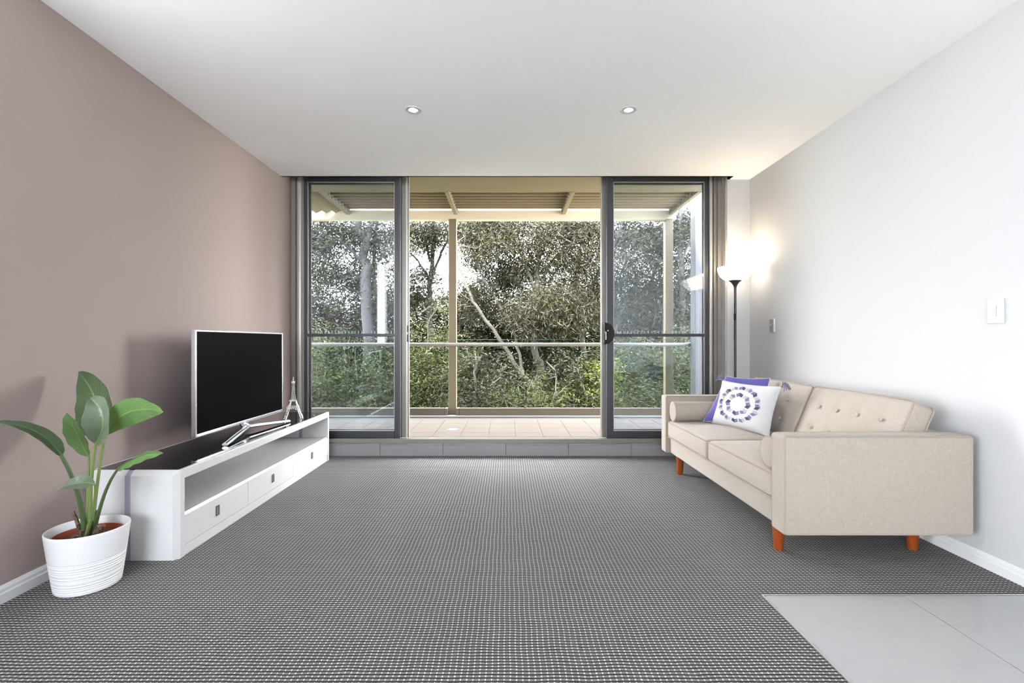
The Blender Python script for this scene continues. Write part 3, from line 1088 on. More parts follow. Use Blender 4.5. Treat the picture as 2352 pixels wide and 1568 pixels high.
tree('gum_tree', 'slender gum tree with upswept branches behind the balcony post', (-1.95, 12.2, ZG),
     [([(-1.95, 12.2, ZG), W3(985, 760, 12.2), W3(988, 640, 12.2), W3(996, 560, 12.2), W3(992, 480, 12.3)], 0.085, 0.04),
      ([W3(987, 650, 12.2), W3(1010, 590, 12.2), W3(1030, 540, 12.2), W3(1010, 500, 12.3)], 0.04, 0.02),
      ([W3(987, 640, 12.2), W3(960, 600, 12.1), W3(935, 575, 12.1), W3(915, 540, 12.1)], 0.03, 0.012),
      ([W3(988, 600, 12.2), W3(975, 545, 12.1), W3(960, 500, 12.1)], 0.035, 0.015)],
     [(W3(985, 545, 12.2), (0.9, 0.7, 0.5), 100), (W3(960, 630, 12.3), (0.9, 0.8, 0.35), 62), ((-1.9, 12.4, 4.8), (1.4, 1.0, 0.6), 40),
      (W3(930, 690, 12.3), (0.8, 0.8, 0.35), 55), (W3(960, 530, 12.0), (0.9, 0.7, 0.3), 55)],
     None, (0.15, 0.15, 0.12), 0.095, 0.016, 0.45, M['gum_leaf'], M['bark_dark'], per=85, seed=4)

tree('gum_tree', 'gum tree with straight stems seen past the end post of the pergola', (4.1, 10.4, ZG),
     [([(4.0, 10.4, ZG), W3(1572, 800, 10.4), W3(1567, 650, 10.4), W3(1566, 560, 10.4), W3(1562, 480, 10.4), (3.8, 10.5, 4.7)], 0.07, 0.035),
      ([W3(1580, 760, 10.5), W3(1560, 640, 10.4), W3(1580, 560, 10.3), W3(1600, 500, 10.3)], 0.035, 0.015),
      ([W3(1555, 720, 10.5), W3(1585, 620, 10.5), W3(1600, 540, 10.5)], 0.025, 0.012)],
     [(W3(1580, 540, 10.5), (0.6, 0.7, 0.55), 55), (W3(1575, 640, 10.6), (0.6, 0.7, 0.5), 70), (W3(1590, 730, 10.3), (0.8, 0.7, 0.4), 45),
      ((4.3, 10.6, 4.6), (1.2, 1.0, 0.6), 30), (W3(1520, 600, 11.5), (0.5, 0.6, 0.6), 50), (W3(1590, 520, 11.0), (0.7, 0.6, 0.45), 55)],
     None, (0.145, 0.145, 0.12), 0.10, 0.016, 0.6, M['gum_leaf'], M['bark'], per=80, seed=5)

# dense shrubs below and behind
SH = [  # u, v_top, Y, rx, rz, mat, label
    (735, 735, 9.6, 1.05, 1.35, 'shrub_leaf', 'olive green leafy shrub behind the glass door by the mauve wall'),
    (875, 770, 9.4, 0.95, 1.25, 'shrub_leaf', 'narrow leaved shrub below the dark thick trunked tree'),
    (985, 700, 9.8, 1.05, 1.55, 'shrub_leaf', 'tall olive green shrub behind the balcony post'),
    (1095, 790, 9.2, 0.95, 1.10, 'dark_leaf', 'dark shrub under the slanting pale gum limb'),
    (1215, 855, 9.0, 0.95, 0.85, 'shrub_leaf', 'low shrub at the foot of the pale forked gum tree'),
    (1330, 790, 9.6, 1.05, 1.10, 'dark_leaf', 'dark green shrub in the shade beside the D handle door'),
    (1385, 800, 9.3, 0.55, 0.95, 'lime_leaf', 'lime green shrub beside the sliding door handle'),
    (1470, 770, 9.4, 1.0, 1.20, 'shrub_leaf', 'pale leaved shrub below the leaning gum limb'),
    (1590, 740, 9.3, 1.0, 1.30, 'shrub_leaf', 'bushy shrub behind the end post of the pergola'),
]
for k, (u, vt, Y, rx, rz, mt, lab) in enumerate(SH):
    X, _, zt = W3(u, vt, Y)
    zc = zt - rz
    tree('garden_shrub', lab, (X, Y, ZG),
         [([(X, Y, ZG), (X + 0.05, Y, (ZG + zc) / 2), (X - 0.05, Y + 0.1, zc), (X, Y, zt - 0.3)], 0.06, 0.02),
          ([(X, Y, zc - 0.4), (X - 0.35, Y - 0.1, zc + 0.1), (X - 0.5, Y, zc + rz * 0.6)], 0.03, 0.01),
          ([(X, Y, zc - 0.4), (X + 0.35, Y + 0.1, zc + 0.1), (X + 0.5, Y, zc + rz * 0.6)], 0.03, 0.01)],
         [((X, Y, zc), (rx, 0.75, rz), int(125 * rx * rz)), ((X, Y, zc - rz * 0.8), (rx, 0.7, rz * 0.8), int(40 * rx * rz))],
         None, (0.115, 0.115, 0.10), 0.078, 0.018, 0.12, M[mt], M['bark'], per=92, seed=20 + k,
         bias=0.05 if mt != 'dark_leaf' else 0.0)

# darker evergreens standing further back
BK = [(700, 640, 13.0, 1.5, 2.6, 'dark evergreen far behind the glass door by the mauve wall'),
      (850, 640, 14.0, 1.6, 2.6, 'dark evergreen far behind the thick trunked tree'),
      (985, 665, 14.2, 1.6, 2.7, 'dark evergreen far behind the balcony post'),
      (1110, 665, 14.0, 1.5, 2.5, 'dark evergreen far behind the slanting gum limb'),
      (1235, 610, 13.8, 1.6, 2.8, 'dark evergreen far behind the forked gum tree'),
      (1365, 600, 14.0, 1.6, 2.9, 'dark evergreen far behind the door handle'),
      (1500, 640, 13.6, 1.6, 2.5, 'dark evergreen far behind the leaning gum limb'),
      (1640, 620, 13.0, 1.6, 2.6, 'dark evergreen far behind the end of the balcony')]
for k, (u, vt, Y, rx, rz, lab) in enumerate(BK):
    X, _, zt = W3(u, vt, Y)
    zc = zt - rz
    tree('evergreen_tree', lab, (X, Y, ZG),
         [([(X, Y, ZG), (X, Y, zc), (X + 0.1, Y, zt - 0.4)], 0.10, 0.03)],
         [((X, Y, zc), (rx, 1.0, rz), 300), ((X, Y, zc + rz * 0.45), (rx * 0.8, 0.8, rz * 0.6), 60)],
         None, (0.19, 0.19, 0.15), 0.125, 0.036, 0.2, M['dark_leaf'], M['bark_dark'], per=105, seed=50 + k)


# ================================================================== SOFA
def rrect(a0, a1, b0, b1, r, n=5):
    out = []
    for cx, cy, s in ((a1 - r, b0 + r, -PI / 2), (a1 - r, b1 - r, 0), (a0 + r, b1 - r, PI / 2), (a0 + r, b0 + r, PI)):
        for k in range(n + 1):
            a = s + PI / 2 * k / n
            out.append((cx + r * math.cos(a), cy + r * math.sin(a)))
    return out


SX0, SX1, SY0, SY1 = 1.335, 2.25, 2.332, 4.185
AT = 0.112                                        # arm thickness
sofa = thing('sofa', 'two seat oatmeal linen sofa with buttoned back and orange wooden legs', 'sofa', ((SX0 + SX1) / 2, (SY0 + SY1) / 2, 0))
for ya, yb, out_y in ((SY0, SY0 + AT, SY0), (SY1 - AT, SY1, SY1)):
    arm = MB().rbox(SX0, SX1, ya, yb, 0.155, 0.636, 0.014, 4).build('arm', M['linen'], sofa, True, 60)
    pp = MB()
    for yy in (ya + 0.002, yb - 0.002):
        pp.tube([(a, yy, b) for a, b in rrect(SX0 + 0.005, SX1 - 0.005, 0.160, 0.632, 0.013)], 0.0044, 6, True)
    pp.build('piping', M['linen_pipe_shaded'], arm, True)
MB().rbox(SX0 + 0.035, SX1 - 0.02, SY0 + AT - 0.004, SY1 - AT + 0.004, 0.158, 0.284, 0.014, 3).build('base_rail', M['linen'], sofa, True, 60)
MB().rbox(2.125, SX1, SY0 + AT - 0.004, SY1 - AT + 0.004, 0.157, 0.628, 0.022, 3).build('back_frame', M['linen'], sofa, True, 60)
YM = 3.262
for ya, yb in ((SY0 + AT + 0.004, YM - 0.002), (YM + 0.002, SY1 - AT - 0.004)):
    def crown(p, q, ya=ya, yb=yb):
        if q[2] > 0:
            p.z += 0.026 * (1 - q[0] ** 2) * (1 - q[1] ** 2) * q[2]
        p.x -= 0.010 * (1 - q[1] ** 2) * (1 - q[2] ** 2) * (1 if q[0] < 0 else 0)
        return p
    cu = MB().rbox(SX0 + 0.012, 2.02, ya, yb, 0.287, 0.428, 0.030, 4, (8, 10, 2), crown).build('seat_cushion', M['linen'], sofa, True, 60)
    pp = MB()
    for zz in (0.296, 0.419):
        pp.tube([(a - 0.004 * (1 if a < 1.5 else 0), b, zz) for a, b in rrect(SX0 + 0.016, 2.015, ya + 0.006, yb - 0.006, 0.026)], 0.0042, 6, True)
    pp.build('piping', M['linen_pipe_shaded'], cu, True)

TH = math.radians(23)
BX, BZ = 1.915, 0.440


def back_pt(t, y, s):
    """t: depth behind the front face, s: height along the slope"""
    return Vector((BX + t * math.cos(TH) + s * math.sin(TH), y, BZ - t * math.sin(TH) + s * math.cos(TH)))


for ya, yb, cols in ((SY0 + AT + 0.004, YM - 0.004, (3.106, 2.936, 2.766, 2.588)), (YM + 0.004, SY1 - AT - 0.004, (3.455, 3.628, 3.80, 3.972))):
    btn = [(yc, sr) for yc in cols for sr in (0.108, 0.25)]

    def shape(p, q, btn=btn):
        t, y, s = p.x, p.y, p.z
        if q[0] < 0:
            bulge = 0.020 * (1 - q[1] ** 4) * (1 - q[2] ** 2)
            dimp = sum(0.017 * math.exp(-((y - a) ** 2 + (s - b) ** 2) / 0.0011) for a, b in btn)
            t += (-bulge + dimp) * min(1, -q[0])
        if q[2] > 0:
            s += 0.010 * (1 - q[1] ** 2) * q[2]
        return back_pt(t, y, s)
    bc = MB().rbox(0.0, 0.122, ya, yb, 0.0, 0.385, 0.028, 4, (2, 44, 20), shape).build('back_cushion', M['linen'], sofa, True, 60)
    pp = MB()
    for tt in (0.006, 0.116):
        pp.tube([back_pt(tt, a, b) for a, b in rrect(ya + 0.006, yb - 0.006, 0.006, 0.387, 0.026)], 0.0042, 6, True)
    pp.build('piping', M['linen_pipe_shaded'], bc, True)
    for a, b in btn:
        q = MB()
        q.lathe([(0.0105, -0.004), (0.0125, 0.0), (0.0105, 0.0035), (0.006, 0.0052), (0.001, 0.0058)], 0, 0, 14)
        ctr = back_pt(-0.0125, a, b)
        nrm = Vector((-math.cos(TH), 0, math.sin(TH)))
        rot = nrm.to_track_quat('Z', 'Y').to_matrix()
        q.v = [tuple(rot @ Vector(v) + ctr) for v in q.v]
        q.build('button', M['linen'], bc, True)

for lx in (1.428, 2.135):
    for ly in (2.545, 3.995):
        q = MB()
        q.lathe([(0.0205, 0.0), (0.0225, 0.004), (0.033, 0.158)], lx, ly, 20)
        q.build('leg', M['leg_wood'], sofa, True)
for yc in (SY0 + AT + 0.083, SY1 - AT - 0.083):
    q = MB()
    r0 = 0.081
    xa, xb = 1.362, 1.985
    prof = [(xa + 0.010 - 0.010 * math.cos(k / 4 * PI / 2), r0 * 0.80 + r0 * 0.20 * math.sin(k / 4 * PI / 2)) for k in range(5)] + \
           [(xb - 0.010 + 0.010 * math.sin(k / 4 * PI / 2), r0 * 0.80 + r0 * 0.20 * math.cos(k / 4 * PI / 2)) for k in range(5)]
    n = 28
    zc = 0.436 + r0
    q.add([(px_, yc + rr * math.cos(2 * PI * k / n), zc + rr * math.sin(2 * PI * k / n)) for px_, rr in prof for k in range(n)],
          [(i * n + k, i * n + (k + 1) % n, (i + 1) * n + (k + 1) % n, (i + 1) * n + k) for i in range(len(prof) - 1) for k in range(n)] +
          [tuple(range(n)), tuple((len(prof) - 1) * n + k for k in range(n))])
    far = yc > 3
    bo = tag(q.build('bolster_cushion', M['linen'], None, True, 60),
             'beige round bolster cushion against the sofa arm by the glass doors' if far else 'beige round bolster cushion tucked behind the large flat sofa arm panel',
             'cushion', 'bolsters on the sofa')
    pp = MB()
    for px_ in (xa + 0.006, xb - 0.006):
        pp.tube([(px_, yc + (r0 - 0.001) * math.cos(2 * PI * k / 24), zc + (r0 - 0.001) * math.sin(2 * PI * k / 24)) for k in range(24)], 0.0038, 6, True)
    pp.build('piping', M['linen_pipe_shaded'], bo, True)


# ================================================================== THROW CUSHIONS
class Pillow:
    def __init__(s, bl, br, tl, tr, thick):
        s.bl, s.br, s.tl, s.tr = map(Vector, (bl, br, tl, tr))
        s.n = (s.br - s.bl).cross(s.tl - s.bl).normalized()
        s.t = thick

    def at(s, a, b, side, lift=0.0):
        aa = a * (1 - 0.075 * (1 - b * b))
        bb = b * (1 - 0.075 * (1 - a * a))
        u, v = (aa + 1) / 2, (bb + 1) / 2
        p = s.bl * (1 - u) * (1 - v) + s.br * u * (1 - v) + s.tl * (1 - u) * v + s.tr * u * v
        h = s.t * (max(0, 1 - a ** 4) * max(0, 1 - b ** 4)) ** 0.55
        h *= 1 + 0.05 * math.sin(5 * a + 2 * b) * (1 - a * a)
        return p + s.n * (side * h + lift)

    def mesh(s, n=26):
        mb = MB()
        idx = {}
        cs = [math.sin(PI / 2 * (-1 + 2 * i / n)) for i in range(n + 1)]
        for sd in (1, -1):
            for i in range(n + 1):
                for j in range(n + 1):
                    edge = i in (0, n) or j in (0, n)
                    k = (i, j, 0 if edge else sd)
                    if k not in idx:
                        idx[k] = len(mb.v)
                        mb.v.append(tuple(s.at(cs[i], cs[j], sd)))
            for i in range(n):
                for j in range(n):
                    q = [idx[(a, b, 0 if (a in (0, n) or b in (0, n)) else sd)] for a, b in ((i, j), (i + 1, j), (i + 1, j + 1), (i, j + 1))]
                    mb.f.append(tuple(q if sd > 0 else reversed(q)))
        return mb

    def edge(s, n=14):
        e = [-1 + 2 * i / n for i in range(n)]
        ring = [(a, -1) for a in e] + [(1, a) for a in e] + [(-a, 1) for a in e] + [(-1, -a) for a in e]
        return [s.at(a, b, 0) for a, b in ring]


wp = Pillow((1.606, 3.800, 0.447), (1.797, 3.315, 0.441), (1.705, 3.825, 0.786), (1.882, 3.315, 0.782), 0.060)
wo = tag(wp.mesh().build('throw_cushion', M['white_cotton'], None, True, 80),
         'white throw cushion embroidered with violet rosettes and lilac corner tassels', 'cushion', 'throw cushions on the sofa')
q = MB()
q.tube(wp.edge(), 0.0026, 5, True)
q.build('seam', M['white_cotton'], wo, True)


def patch(parent, pil, quad, mat):
    mb = MB()
    n = 3
    vs = []
    for lift in (0.0005, 0.0022):
        for i in range(n + 1):
            for j in range(n + 1):
                u, v = i / n, j / n
                a = (quad[0][0] * (1 - u) + quad[1][0] * u) * (1 - v) + (quad[3][0] * (1 - u) + quad[2][0] * u) * v
                b = (quad[0][1] * (1 - u) + quad[1][1] * u) * (1 - v) + (quad[3][1] * (1 - u) + quad[2][1] * u) * v
                vs.append(pil.at(a, b, 1, lift))
    k = (n + 1) ** 2
    fs = [(k + i * (n + 1) + j, k + (i + 1) * (n + 1) + j, k + (i + 1) * (n + 1) + j + 1, k + i * (n + 1) + j + 1) for i in range(n) for j in range(n)]
    mb.add(vs, fs)
    return mb.build('embroidered_patch', mat, parent)


for R, Hh, cnt in ((0.40, 0.165, 8), (0.735, 0.150, 16)):
    for k in range(cnt):
        th0 = PI / 2 + 2 * PI * k / cnt
        de = 2 * PI / cnt * 0.40

        def pol(r, a):
            return (r * math.cos(a) * 0.90 - 0.03, r * math.sin(a) * 0.98 + 0.02)
        for sg in (-1, 1):
            quad = [pol(R - 0.03, th0), pol(R - 0.03 + Hh, th0), pol(R - 0.03 + Hh * 0.62, th0 + sg * de), pol(R - 0.03 - Hh * 0.38 + 0.02, th0 + sg * de)]
            if k % 2 == 0:
                mt = 'stitch_dark' if sg < 0 else 'stitch_mid'
            else:
                mt = 'stitch_mid' if sg < 0 else 'stitch_pale'
            patch(wo, wp, quad, M[mt])


def tassel(parent, p, d, drop, seed):
    g = random.Random(seed)
    d = Vector(d).normalized()
    mb = MB()
    p = Vector(p)
    mb.tube([p - d * 0.004, p + d * 0.010], [0.004, 0.008], 8)
    for k in range(30):
        o = Vector((g.uniform(-1, 1), g.uniform(-1, 1), g.uniform(-1, 1))) * 0.62
        e = (d + o).normalized() * g.uniform(0.040, 0.056)
        mb.tube([p + d * 0.006, p + d * 0.01 + e * 0.6, p + d * 0.008 + e + Vector((0, 0, -drop))], [0.003, 0.0036, 0.0026], 4)
    return mb.build('tassel', M['tassel'], parent, True)


for k, (a, b, dr_) in enumerate(((-1, 1, 0.012), (1, 1, 0.022), (-1, -1, 0.0), (1, -1, -0.004))):
    p = wp.at(a, b, 0)
    ctr = wp.at(0, 0, 0)
    tassel(wo, p, (p - ctr) + Vector((0, 0, 0.10 if b < 0 else 0.0)), dr_, 40 + k)

pp_ = Pillow((1.560, 3.850, 0.458), (1.875, 3.560, 0.455), (1.765, 3.900, 0.812), (2.010, 3.695, 0.812), 0.050)
po = tag(pp_.mesh().build('throw_cushion', M['purple'], None, True, 80),
         'plain purple throw cushion with white piping behind the embroidered one', 'cushion', 'throw cushions on the sofa')
q = MB()
q.tube(pp_.edge(), 0.0038, 6, True)
q.build('piping', M['white_cotton'], po, True)

# ================================================================== FLOOR LAMP
LX, LY = 2.085, 4.42
lamp = thing('floor_lamp', 'dark torchiere floor lamp with a lit white bowl shade', 'lamp', (LX, LY, 0))
MB().lathe([(0.125, 0.0), (0.125, 0.012), (0.118, 0.020), (0.03, 0.028), (0.016, 0.05)], LX, LY, 40).build('base', M['lamp_dark'], lamp, True)
MB().lathe([(0.0105, 0.04), (0.0105, 1.59)], LX, LY, 16).build('pole', M['lamp_dark'], lamp, True)
for zz in (0.62, 1.02, 1.36):
    MB().lathe([(0.0125, zz), (0.0125, zz + 0.012)], LX, LY, 16).build('collar', M['lamp_dark'], lamp, True)
q = MB()
q.tube([(LX - 0.012, LY - 0.010, 1.44), (LX - 0.014, LY - 0.012, 1.30), (LX - 0.015, LY - 0.012, 1.10)], 0.003, 6)
q.rbox(LX - 0.020, LX - 0.006, LY - 0.022, LY - 0.008, 1.29, 1.35, 0.004, 2)
q.build('switch_cord', M['black_plastic'], lamp, True)
cone = [(0.011, 1.578), (0.013, 1.595), (0.020, 1.612), (0.034, 1.632), (0.052, 1.648), (0.058, 1.652), (0.050, 1.655)]
MB().lathe(cone, LX, LY, 32).build('socket_cone', M['lamp_dark'], lamp, True)
bowl = []
for k in range(13):
    a = k / 12
    r = 0.054 + (0.150 - 0.054) * math.sin(a * PI / 2) ** 0.92
    z = 1.652 + 0.118 * (1 - math.cos(a * PI / 2)) ** 0.95
    bowl.append((r, z))
inner = [(r - 0.004, z + 0.003) for r, z in reversed(bowl)]
MB().lathe(bowl + [(0.148, 1.773)] + inner, LX, LY, 48, True, True).build('bowl_shade', M['lamp_shade'], lamp, True)
MB().lathe([(0.012, 1.66), (0.02, 1.68), (0.026, 1.705), (0.02, 1.728), (0.004, 1.735)], LX, LY, 20).build('bulb', M['downlight'], lamp, True)
ld = bpy.data.lights.new('lamp_glow', 'POINT')
ld.energy = 2.6
ld.color = (1.0, 0.80, 0.55)
ld.shadow_soft_size = 0.045
lo = bpy.data.objects.new('lamp_glow', ld)
lo.location = (0, 0, 1.775)
lo.parent = lamp
COL.objects.link(lo)

# ================================================================== WALL PLATES
sw = thing('light_switch', 'white two button light switch plate on the white wall', 'switch', (XR, 2.285, 1.236))
MB().rbox(XR - 0.011, XR, 2.247, 2.323, 1.177, 1.295, 0.004, 2).build('plate', M['switch'], sw, True)
for zz in (1.224, 1.250):
    MB().rbox(XR - 0.016, XR - 0.010, 2.276, 2.295, zz - 0.010, zz + 0.010, 0.003, 2).build('rocker', M['switch'], sw, True)
    q = MB()
    q.box(XR - 0.0113, XR - 0.0105, 2.2745, 2.2965, zz - 0.0115, zz + 0.0115)
    q.build('rocker_gap', M['switch_grey'], sw)
sg_ = thing('aerial_socket', 'grey wall socket plate beside the floor lamp', 'socket', (XR, 4.207, 1.234))
MB().rbox(XR - 0.010, XR, 4.170, 4.246, 1.175, 1.293, 0.004, 2).build('plate', M['switch'], sg_, True)
MB().rbox(XR - 0.0115, XR - 0.008, 4.183, 4.243, 1.180, 1.288, 0.001, 1).build('face', M['switch_grey'], sg_)  # face set off-centre so the pale rim stands for a lit edge
q = MB()
q.tube([(XR - 0.010, 4.216, 1.238), (XR - 0.019, 4.216, 1.238)], 0.006, 12)
q.build('connector', M['switch'], sg_, True)

# ================================================================== DOWNLIGHTS
for X, lab in ((-0.628, 'round white recessed downlight on the television side of the ceiling'), (0.811, 'round white recessed downlight on the sofa side of the ceiling')):
    Y = 3.228
    d = thing('downlight', lab, 'downlight', (X, Y, HC), 'ceiling downlights')
    MB().lathe([(0.054, HC), (0.054, HC - 0.003), (0.050, HC - 0.005), (0.040, HC - 0.004), (0.037, HC - 0.001)], X, Y, 40, False, False).build('trim_ring', M['switch'], d, True)
    MB().lathe([(0.037, HC - 0.001), (0.036, HC - 0.0045), (0.032, HC - 0.0045), (0.030, HC - 0.0008)], X, Y, 40, False, False).build('gimbal_ring', M['alu_edge'], d, True)
    MB().lathe([(0.031, HC - 0.0008), (0.026, HC - 0.003), (0.0, HC - 0.004)], X, Y, 32, False, False).build('lens', M['downlight'], d, True)

# ================================================================== TV CABINET
CX0, CX1, CY0, CY1, CZ = -2.100, -1.645, 2.41, 4.485, 0.445
cab = thing('tv_cabinet', 'long white gloss television cabinet with black glass top and three drawers', 'cabinet', ((CX0 + CX1) / 2, (CY0 + CY1) / 2, 0))
ET = 0.055


def chamfer_box(x0, x1, y0, y1, z0, z1, edges, c):
    """edges: set of ('x0y0' ...) vertical edges and 'y0z1' style top edges to cut"""
    bm = bmesh.new()
    vs = {}
    for i, X in enumerate((x0, x1)):
        for j, Y in enumerate((y0, y1)):
            for k, Z in enumerate((z0, z1)):
                vs[(i, j, k)] = bm.verts.new((X, Y, Z))
    for f in (((0, 0, 0), (0, 1, 0), (1, 1, 0), (1, 0, 0)), ((0, 0, 1), (1, 0, 1), (1, 1, 1), (0, 1, 1)),
              ((0, 0, 0), (1, 0, 0), (1, 0, 1), (0, 0, 1)), ((0, 1, 0), (0, 1, 1), (1, 1, 1), (1, 1, 0)),
              ((0, 0, 0), (0, 0, 1), (0, 1, 1), (0, 1, 0)), ((1, 0, 0), (1, 1, 0), (1, 1, 1), (1, 0, 1))):
        bm.faces.new([vs[q] for q in f])
    es = [bm.edges.get((vs[a], vs[b])) for a, b in edges]
    bmesh.ops.bevel(bm, geom=es, offset=c, segments=1, profile=0.5, affect='EDGES', clamp_overlap=True)
    bm.verts.index_update()
    mb = MB()
    mb.add([v.co for v in bm.verts], [[v.index for v in f.verts] for f in bm.faces])
    bm.free()
    return mb


V3 = lambda a, b, c: (a, b, c)
XI0, XI1 = -1.909, -1.879                        # inlay strip
# near end: two boards with an inlay between them
chamfer_box(CX0, XI0, CY0, CY0 + ET, 0, CZ, [((0, 0, 0), (0, 0, 1)), ((0, 0, 1), (1, 0, 1)), ((0, 0, 1), (0, 1, 1))], 0.024).build('end_panel', M['white_lacquer'], cab, True, 30)
chamfer_box(XI1, CX1, CY0, CY0 + ET, 0, CZ, [((1, 0, 0), (1, 0, 1)), ((0, 0, 1), (1, 0, 1))], 0.024).build('end_panel', M['white_lacquer'], cab, True, 30)
chamfer_box(XI0, XI1, CY0 + 0.004, CY0 + ET, 0, CZ - 0.003, [((0, 0, 1), (1, 0, 1))], 0.024).build('inlay_strip', M['inlay'], cab, True, 30)
chamfer_box(CX0, XI0, CY1 - ET, CY1, 0, CZ, [((0, 1, 0), (0, 1, 1)), ((0, 1, 1), (1, 1, 1))], 0.024).build('end_panel', M['white_lacquer'], cab, True, 30)
chamfer_box(XI1, CX1, CY1 - ET, CY1, 0, CZ, [((1, 1, 0), (1, 1, 1)), ((0, 1, 1), (1, 1, 1))], 0.024).build('end_panel', M['white_lacquer'], cab, True, 30)
chamfer_box(XI0, XI1, CY1 - ET, CY1 - 0.004, 0, CZ - 0.003, [((0, 1, 1), (1, 1, 1))], 0.024).build('inlay_strip', M['inlay'], cab, True, 30)
MB().rbox(CX0, CX1 + 0.002, CY0 + ET, CY1 - ET, 0.397, CZ, 0.003, 2).build('top_board', M['white_lacquer'], cab)
MB().rbox(CX0 + 0.020, CX1 - 0.016, CY0 + 0.034, CY1 - 0.034, CZ - 0.004, CZ + 0.0006, 0.0002, 1).build('glass_top', M['black_glass'], cab)
MB().box(CX0 + 0.01, CX0 + 0.022, CY0 + ET, CY1 - ET, 0.05, 0.397).build('back_panel', M['white_shaded'], cab)
MB().rbox(CX0 + 0.02, CX1 - 0.024, CY0 + ET, CY1 - ET, 0.195, 0.215, 0.001, 1).build('shelf', M['white_shaded'], cab)
MB().rbox(CX0 + 0.02, CX1 - 0.004, CY0 + ET, CY1 - ET, 0.0, 0.052, 0.002, 1).build('plinth', M['white_lacquer'], cab)
MB().box(CX0 + 0.022, CX1 - 0.026, CY0 + ET, CY1 - ET, 0.052, 0.195).build('gap_shade_box', M['pull_dark'], cab)  # dark box added behind the drawers so their gaps look shaded
ys = [CY0 + ET, 3.07, 3.715, CY1 - ET]
for a, b in zip(ys[:-1], ys[1:]):
    dr_o = chamfer_box(CX1 - 0.024, CX1 - 0.001, a + 0.002, b - 0.002, 0.056, 0.218, [((1, 0, 1), (1, 1, 1))], 0.012).build('drawer', M['white_lacquer'], cab, True, 30)
    yc = (a + b) / 2 if a > 2.5 else 2.744
    zc = 0.134
    f = MB()
    hw, hh = 0.014, 0.027
    for (p, q_, r_, s_) in ((-hw, -hw + 0.003, -hh, hh), (hw - 0.003, hw, -hh, hh), (-hw, hw, -hh, -hh + 0.003), (-hw, hw, hh - 0.003, hh)):
        f.box(CX1 - 0.002, CX1 + 0.004, yc + p, yc + q_, zc + r_, zc + s_)
    fo = f.build('pull_frame', M['pull_dark'], dr_o)
    MB().box(CX1 - 0.002, CX1 + 0.0012, yc - hw + 0.002, yc + hw - 0.002, zc - hh + 0.002, zc + hh - 0.002).build('pull_plate', M['pull_metal'], dr_o)

# ================================================================== TELEVISION
TVX = -1.872
TY0_, TY1_, TZ0, TZ1 = 2.906, 4.036, 0.514, 1.163
GT = CZ + 0.0006
tv = thing('television', 'flat black screen television with thin silver frame on a forked foot', 'television', (-1.885, 3.471, GT))
MB().rbox(TVX - 0.034, TVX - 0.008, TY0_ + 0.004, TY1_ - 0.004, TZ0 + 0.004, TZ1 - 0.004, 0.006, 2).build('back_shell', M['tv_back'], tv)
fr_ = MB()
for (a, b, c_, d_) in ((TY0_, TY0_ + 0.011, TZ0, TZ1), (TY1_ - 0.011, TY1_, TZ0, TZ1), (TY0_ + 0.011, TY1_ - 0.011, TZ1 - 0.011, TZ1), (TY0_ + 0.011, TY1_ - 0.011, TZ0, TZ0 + 0.018)):
    fr_.rbox(TVX - 0.030, TVX, a, b, c_, d_, 0.003, 2)
frame_o = fr_.build('frame', M['tv_silver'], tv, True, 40)
MB().box(TVX - 0.010, TVX - 0.0035, TY0_ + 0.011, TY1_ - 0.011, TZ0 + 0.018, TZ1 - 0.011).build('screen', M['tv_screen'], tv)
q = MB()
q.rbox(TVX - 0.002, TVX + 0.0018, 3.445, 3.497, TZ0 - 0.004, TZ0 + 0.004, 0.001, 1)
q.build('logo_badge', M['chrome'], frame_o)
nk = MB()
nk.tube([(TVX - 0.018, 3.471, TZ0 + 0.006), (TVX - 0.014, 3.471, TZ0 - 0.02), (TVX + 0.012, 3.471, TZ0 - 0.036)], [0.055, 0.046, 0.040], 14, flat=0.42)
nk.build('neck', M['tv_silver'], tv, True)
for tip in ((-1.742, 2.985), (-1.752, 3.872)):
    dy = -1 if tip[1] < 3.47 else 1
    path = bez((TVX - 0.004, 3.471 - dy * 0.02, TZ0 - 0.030), (TVX + 0.035, 3.471 + dy * 0.11, TZ0 - 0.035), (tip[0], tip[1], GT + 0.011), 12)
    f = MB()
    # bar with a flat oval section
    f.tube(path, [0.027 - 0.008 * i / 12 for i in range(13)], 12, flat=0.52)
    f.build('foot', M['chrome'], tv, True)
    p = Vector(path[-1])

# ================================================================== MODEL TOWER
TXc, TYc = -1.815, 4.10
tw_ = thing('model_tower', 'small silver metal strip model of a lattice tower on the cabinet', 'ornament', (TXc, TYc, GT))
ROT = math.radians(24)


def tp(x, y, z):
    return (TXc + x * math.cos(ROT) - y * math.sin(ROT), TYc + x * math.sin(ROT) + y * math.cos(ROT), GT + z)


